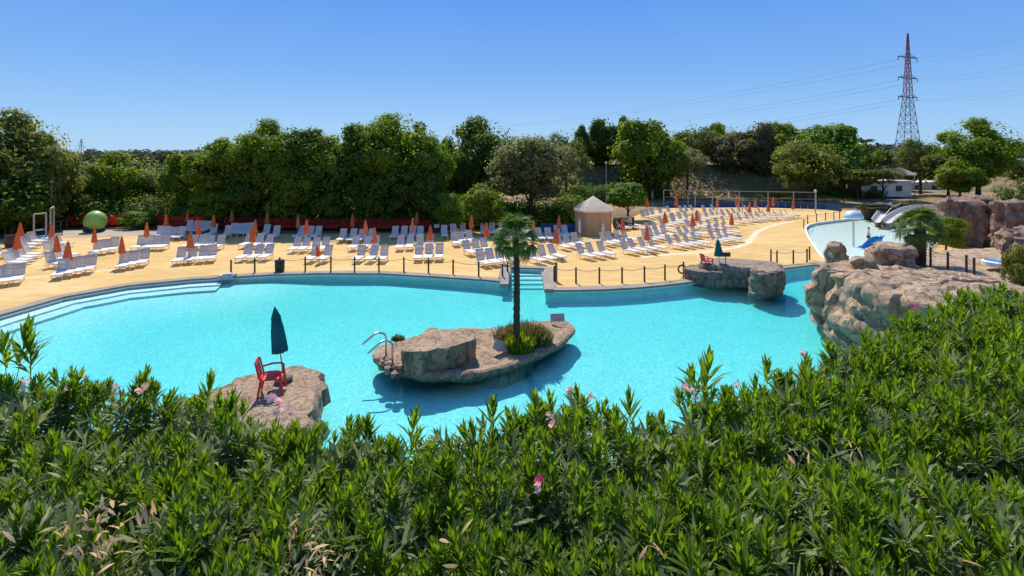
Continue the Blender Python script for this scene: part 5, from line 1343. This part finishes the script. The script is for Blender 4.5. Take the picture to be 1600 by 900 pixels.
# tall sprigs that stand clear of the top line
for (px, py, sc) in [(28,528,1.9),(45,545,1.6),(12,540,1.5),(120,592,1.2),(320,602,1.3),(1098,574,1.9),(1085,590,1.4),(1200,572,1.2),(905,620,1.3),(640,660,1.1),(985,632,1.2),(770,636,1.2)]:
    e = float(edgeD(px)) - .1
    p = atD(px, py, e); items.append((np.array([p.x, p.y, p.z - .18 * sc]), rotm(hg.normal(0, .1), hg.normal(0, .1), hg.uniform(0, 6)), sc * 1.0, int(hg.integers(7, 10)), 99, px))
hedge = thing('oleander_hedge', 'dense green oleander hedge filling the whole foreground', 'hedge')
# the nearest shoots inside the frame are parts of their own
vis = [i for i, it in enumerate(items) if it[4] < 90 and -10 < it[5] < 1610 and (YH + (H - it[0][2]) * F / it[4]) < 960]
vis.sort(key=lambda i: items[i][4]); near = set(vis[:285])
tm = []
for v, q, t in TPL:
    me = npmesh('shoot', v, q, t); me.materials.append(M['oleander']); tm.append(me)
for i in near:
    pos, rt, sc, ti = items[i][:4]; o = bpy.data.objects.new('leafy_shoot', tm[ti]); col.objects.link(o); o.parent = hedge
    m4 = Matrix([list(r) for r in rt]).to_4x4(); m4 = Matrix.Translation(pos) @ m4 @ Matrix.Scale(sc, 4); o.matrix_local = m4
V, Qd, T = scatter(TPL, [items[i][:4] for i in range(len(items)) if i not in near])
o = link('foliage', npmesh('foliage', V, Qd, T), M['oleander'], hedge); o['kind'] = 'stuff'
V, Qd, T = scatter(OLD, olds); o = link('old_foliage', npmesh('old_foliage', V, Qd, T), M['oleander_old'], hedge); o['kind'] = 'stuff'
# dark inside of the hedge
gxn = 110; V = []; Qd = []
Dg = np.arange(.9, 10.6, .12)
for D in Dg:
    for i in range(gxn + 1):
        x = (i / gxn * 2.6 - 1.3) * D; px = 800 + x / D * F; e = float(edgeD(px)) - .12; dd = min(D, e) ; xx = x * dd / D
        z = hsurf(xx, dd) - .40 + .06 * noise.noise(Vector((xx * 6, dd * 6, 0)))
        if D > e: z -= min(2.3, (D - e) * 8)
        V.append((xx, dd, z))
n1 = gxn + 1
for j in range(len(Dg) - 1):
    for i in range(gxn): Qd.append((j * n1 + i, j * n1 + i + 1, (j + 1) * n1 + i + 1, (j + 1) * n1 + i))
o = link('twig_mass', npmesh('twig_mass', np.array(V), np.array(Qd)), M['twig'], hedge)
# flowers
def flower_mesh(seed, n=5):
    g = random.Random(seed); V = []; Fc = []
    for f in range(n):
        c = Vector((g.uniform(-.035, .035), g.uniform(-.035, .035), g.uniform(-.03, .04))); ax = Vector((g.uniform(-.6, .6), g.uniform(-1, .2), g.uniform(.3, 1))).normalized(); a1 = ax.orthogonal().normalized(); a2 = ax.cross(a1)
        for k in range(5):
            a = k * 1.2566; d = a1 * math.cos(a) + a2 * math.sin(a); s = ax.cross(d); i = len(V); r = .024
            V += [c, c + d * r * .7 - s * r * .45 + ax * .006, c + d * r * 1.25 + ax * .002, c + d * r * .7 + s * r * .45 + ax * .006]; Fc.append((i, i + 1, i + 2, i + 3))
    me = bpy.data.meshes.new('flower'); me.from_pydata([tuple(v) for v in V], [], Fc); me.update(); return me
for k, (px, py, sc, mt) in enumerate([(128,590,1.2,'petal_red'),(105,605,1.0,'petal'),(180,606,1.2,'petal'),(222,612,1.5,'petal'),(230,600,1.2,'petal'),(40,600,1.3,'petal'),(432,628,1.5,'petal'),(440,638,1.7,'petal'),(455,642,1.3,'petal'),(422,622,1.2,'petal'),(838,752,1.1,'petal_red'),(842,762,.9,'petal'),(893,612,1.3,'petal'),(925,622,1.2,'petal'),(860,650,1.1,'petal'),(860,664,1.0,'petal'),(1070,603,1.2,'petal'),(1085,616,1.3,'petal'),(1152,600,1.1,'petal'),(1255,552,1.1,'petal'),(1428,482,1.6,'petal_red')]):
    D = min(float(edgeD(px)), 2.28 * F / (py - YH)) - .15; p = atD(px, py, D); me = flower_mesh(k); o = link('flower', me, M[mt], hedge); o.location = p; o.scale = (sc * .72,) * 3
# dead leaves
dl = []
for (px, py, n_, sp) in [(140,812,26,.17),(175,850,20,.14),(125,835,14,.12),(500,862,24,.15),(210,812,10,.1),(10,820,10,.15),(700,840,4,.2),(1020,862,4,.1),(1250,720,5,.12),(1490,850,6,.2),(1330,690,4,.1),(465,835,8,.12)]:
    for k in range(n_):
        D = 2.25 * F / (py - YH); p = atD(px, py, D); dl.append((np.array([p.x + hg.normal(0, sp * .5), p.y + hg.normal(0, sp * .5), p.z + hg.uniform(-.05, .03)]), rotm(hg.uniform(-1.4, 1.4), hg.uniform(-1.4, 1.4), hg.uniform(0, 6)), hg.uniform(.5, .85), 0))
lv_ = leaf_strip(Vector((0, 0, 0)), 0, .1, .13, .013, .35, random)
DT = [(np.array([tuple(v) for v in lv_]), np.array([(0, 1, 3, 2), (2, 3, 5, 4)]), np.array([(4, 5, 6)]))]
V, Qd, T = scatter(DT, dl); o = link('dead_leaves', npmesh('dead_leaves', V, Qd, T), M['deadleaf'], hedge); o['kind'] = 'stuff'; o['label'] = 'withered brown leaves caught among the green shoots'
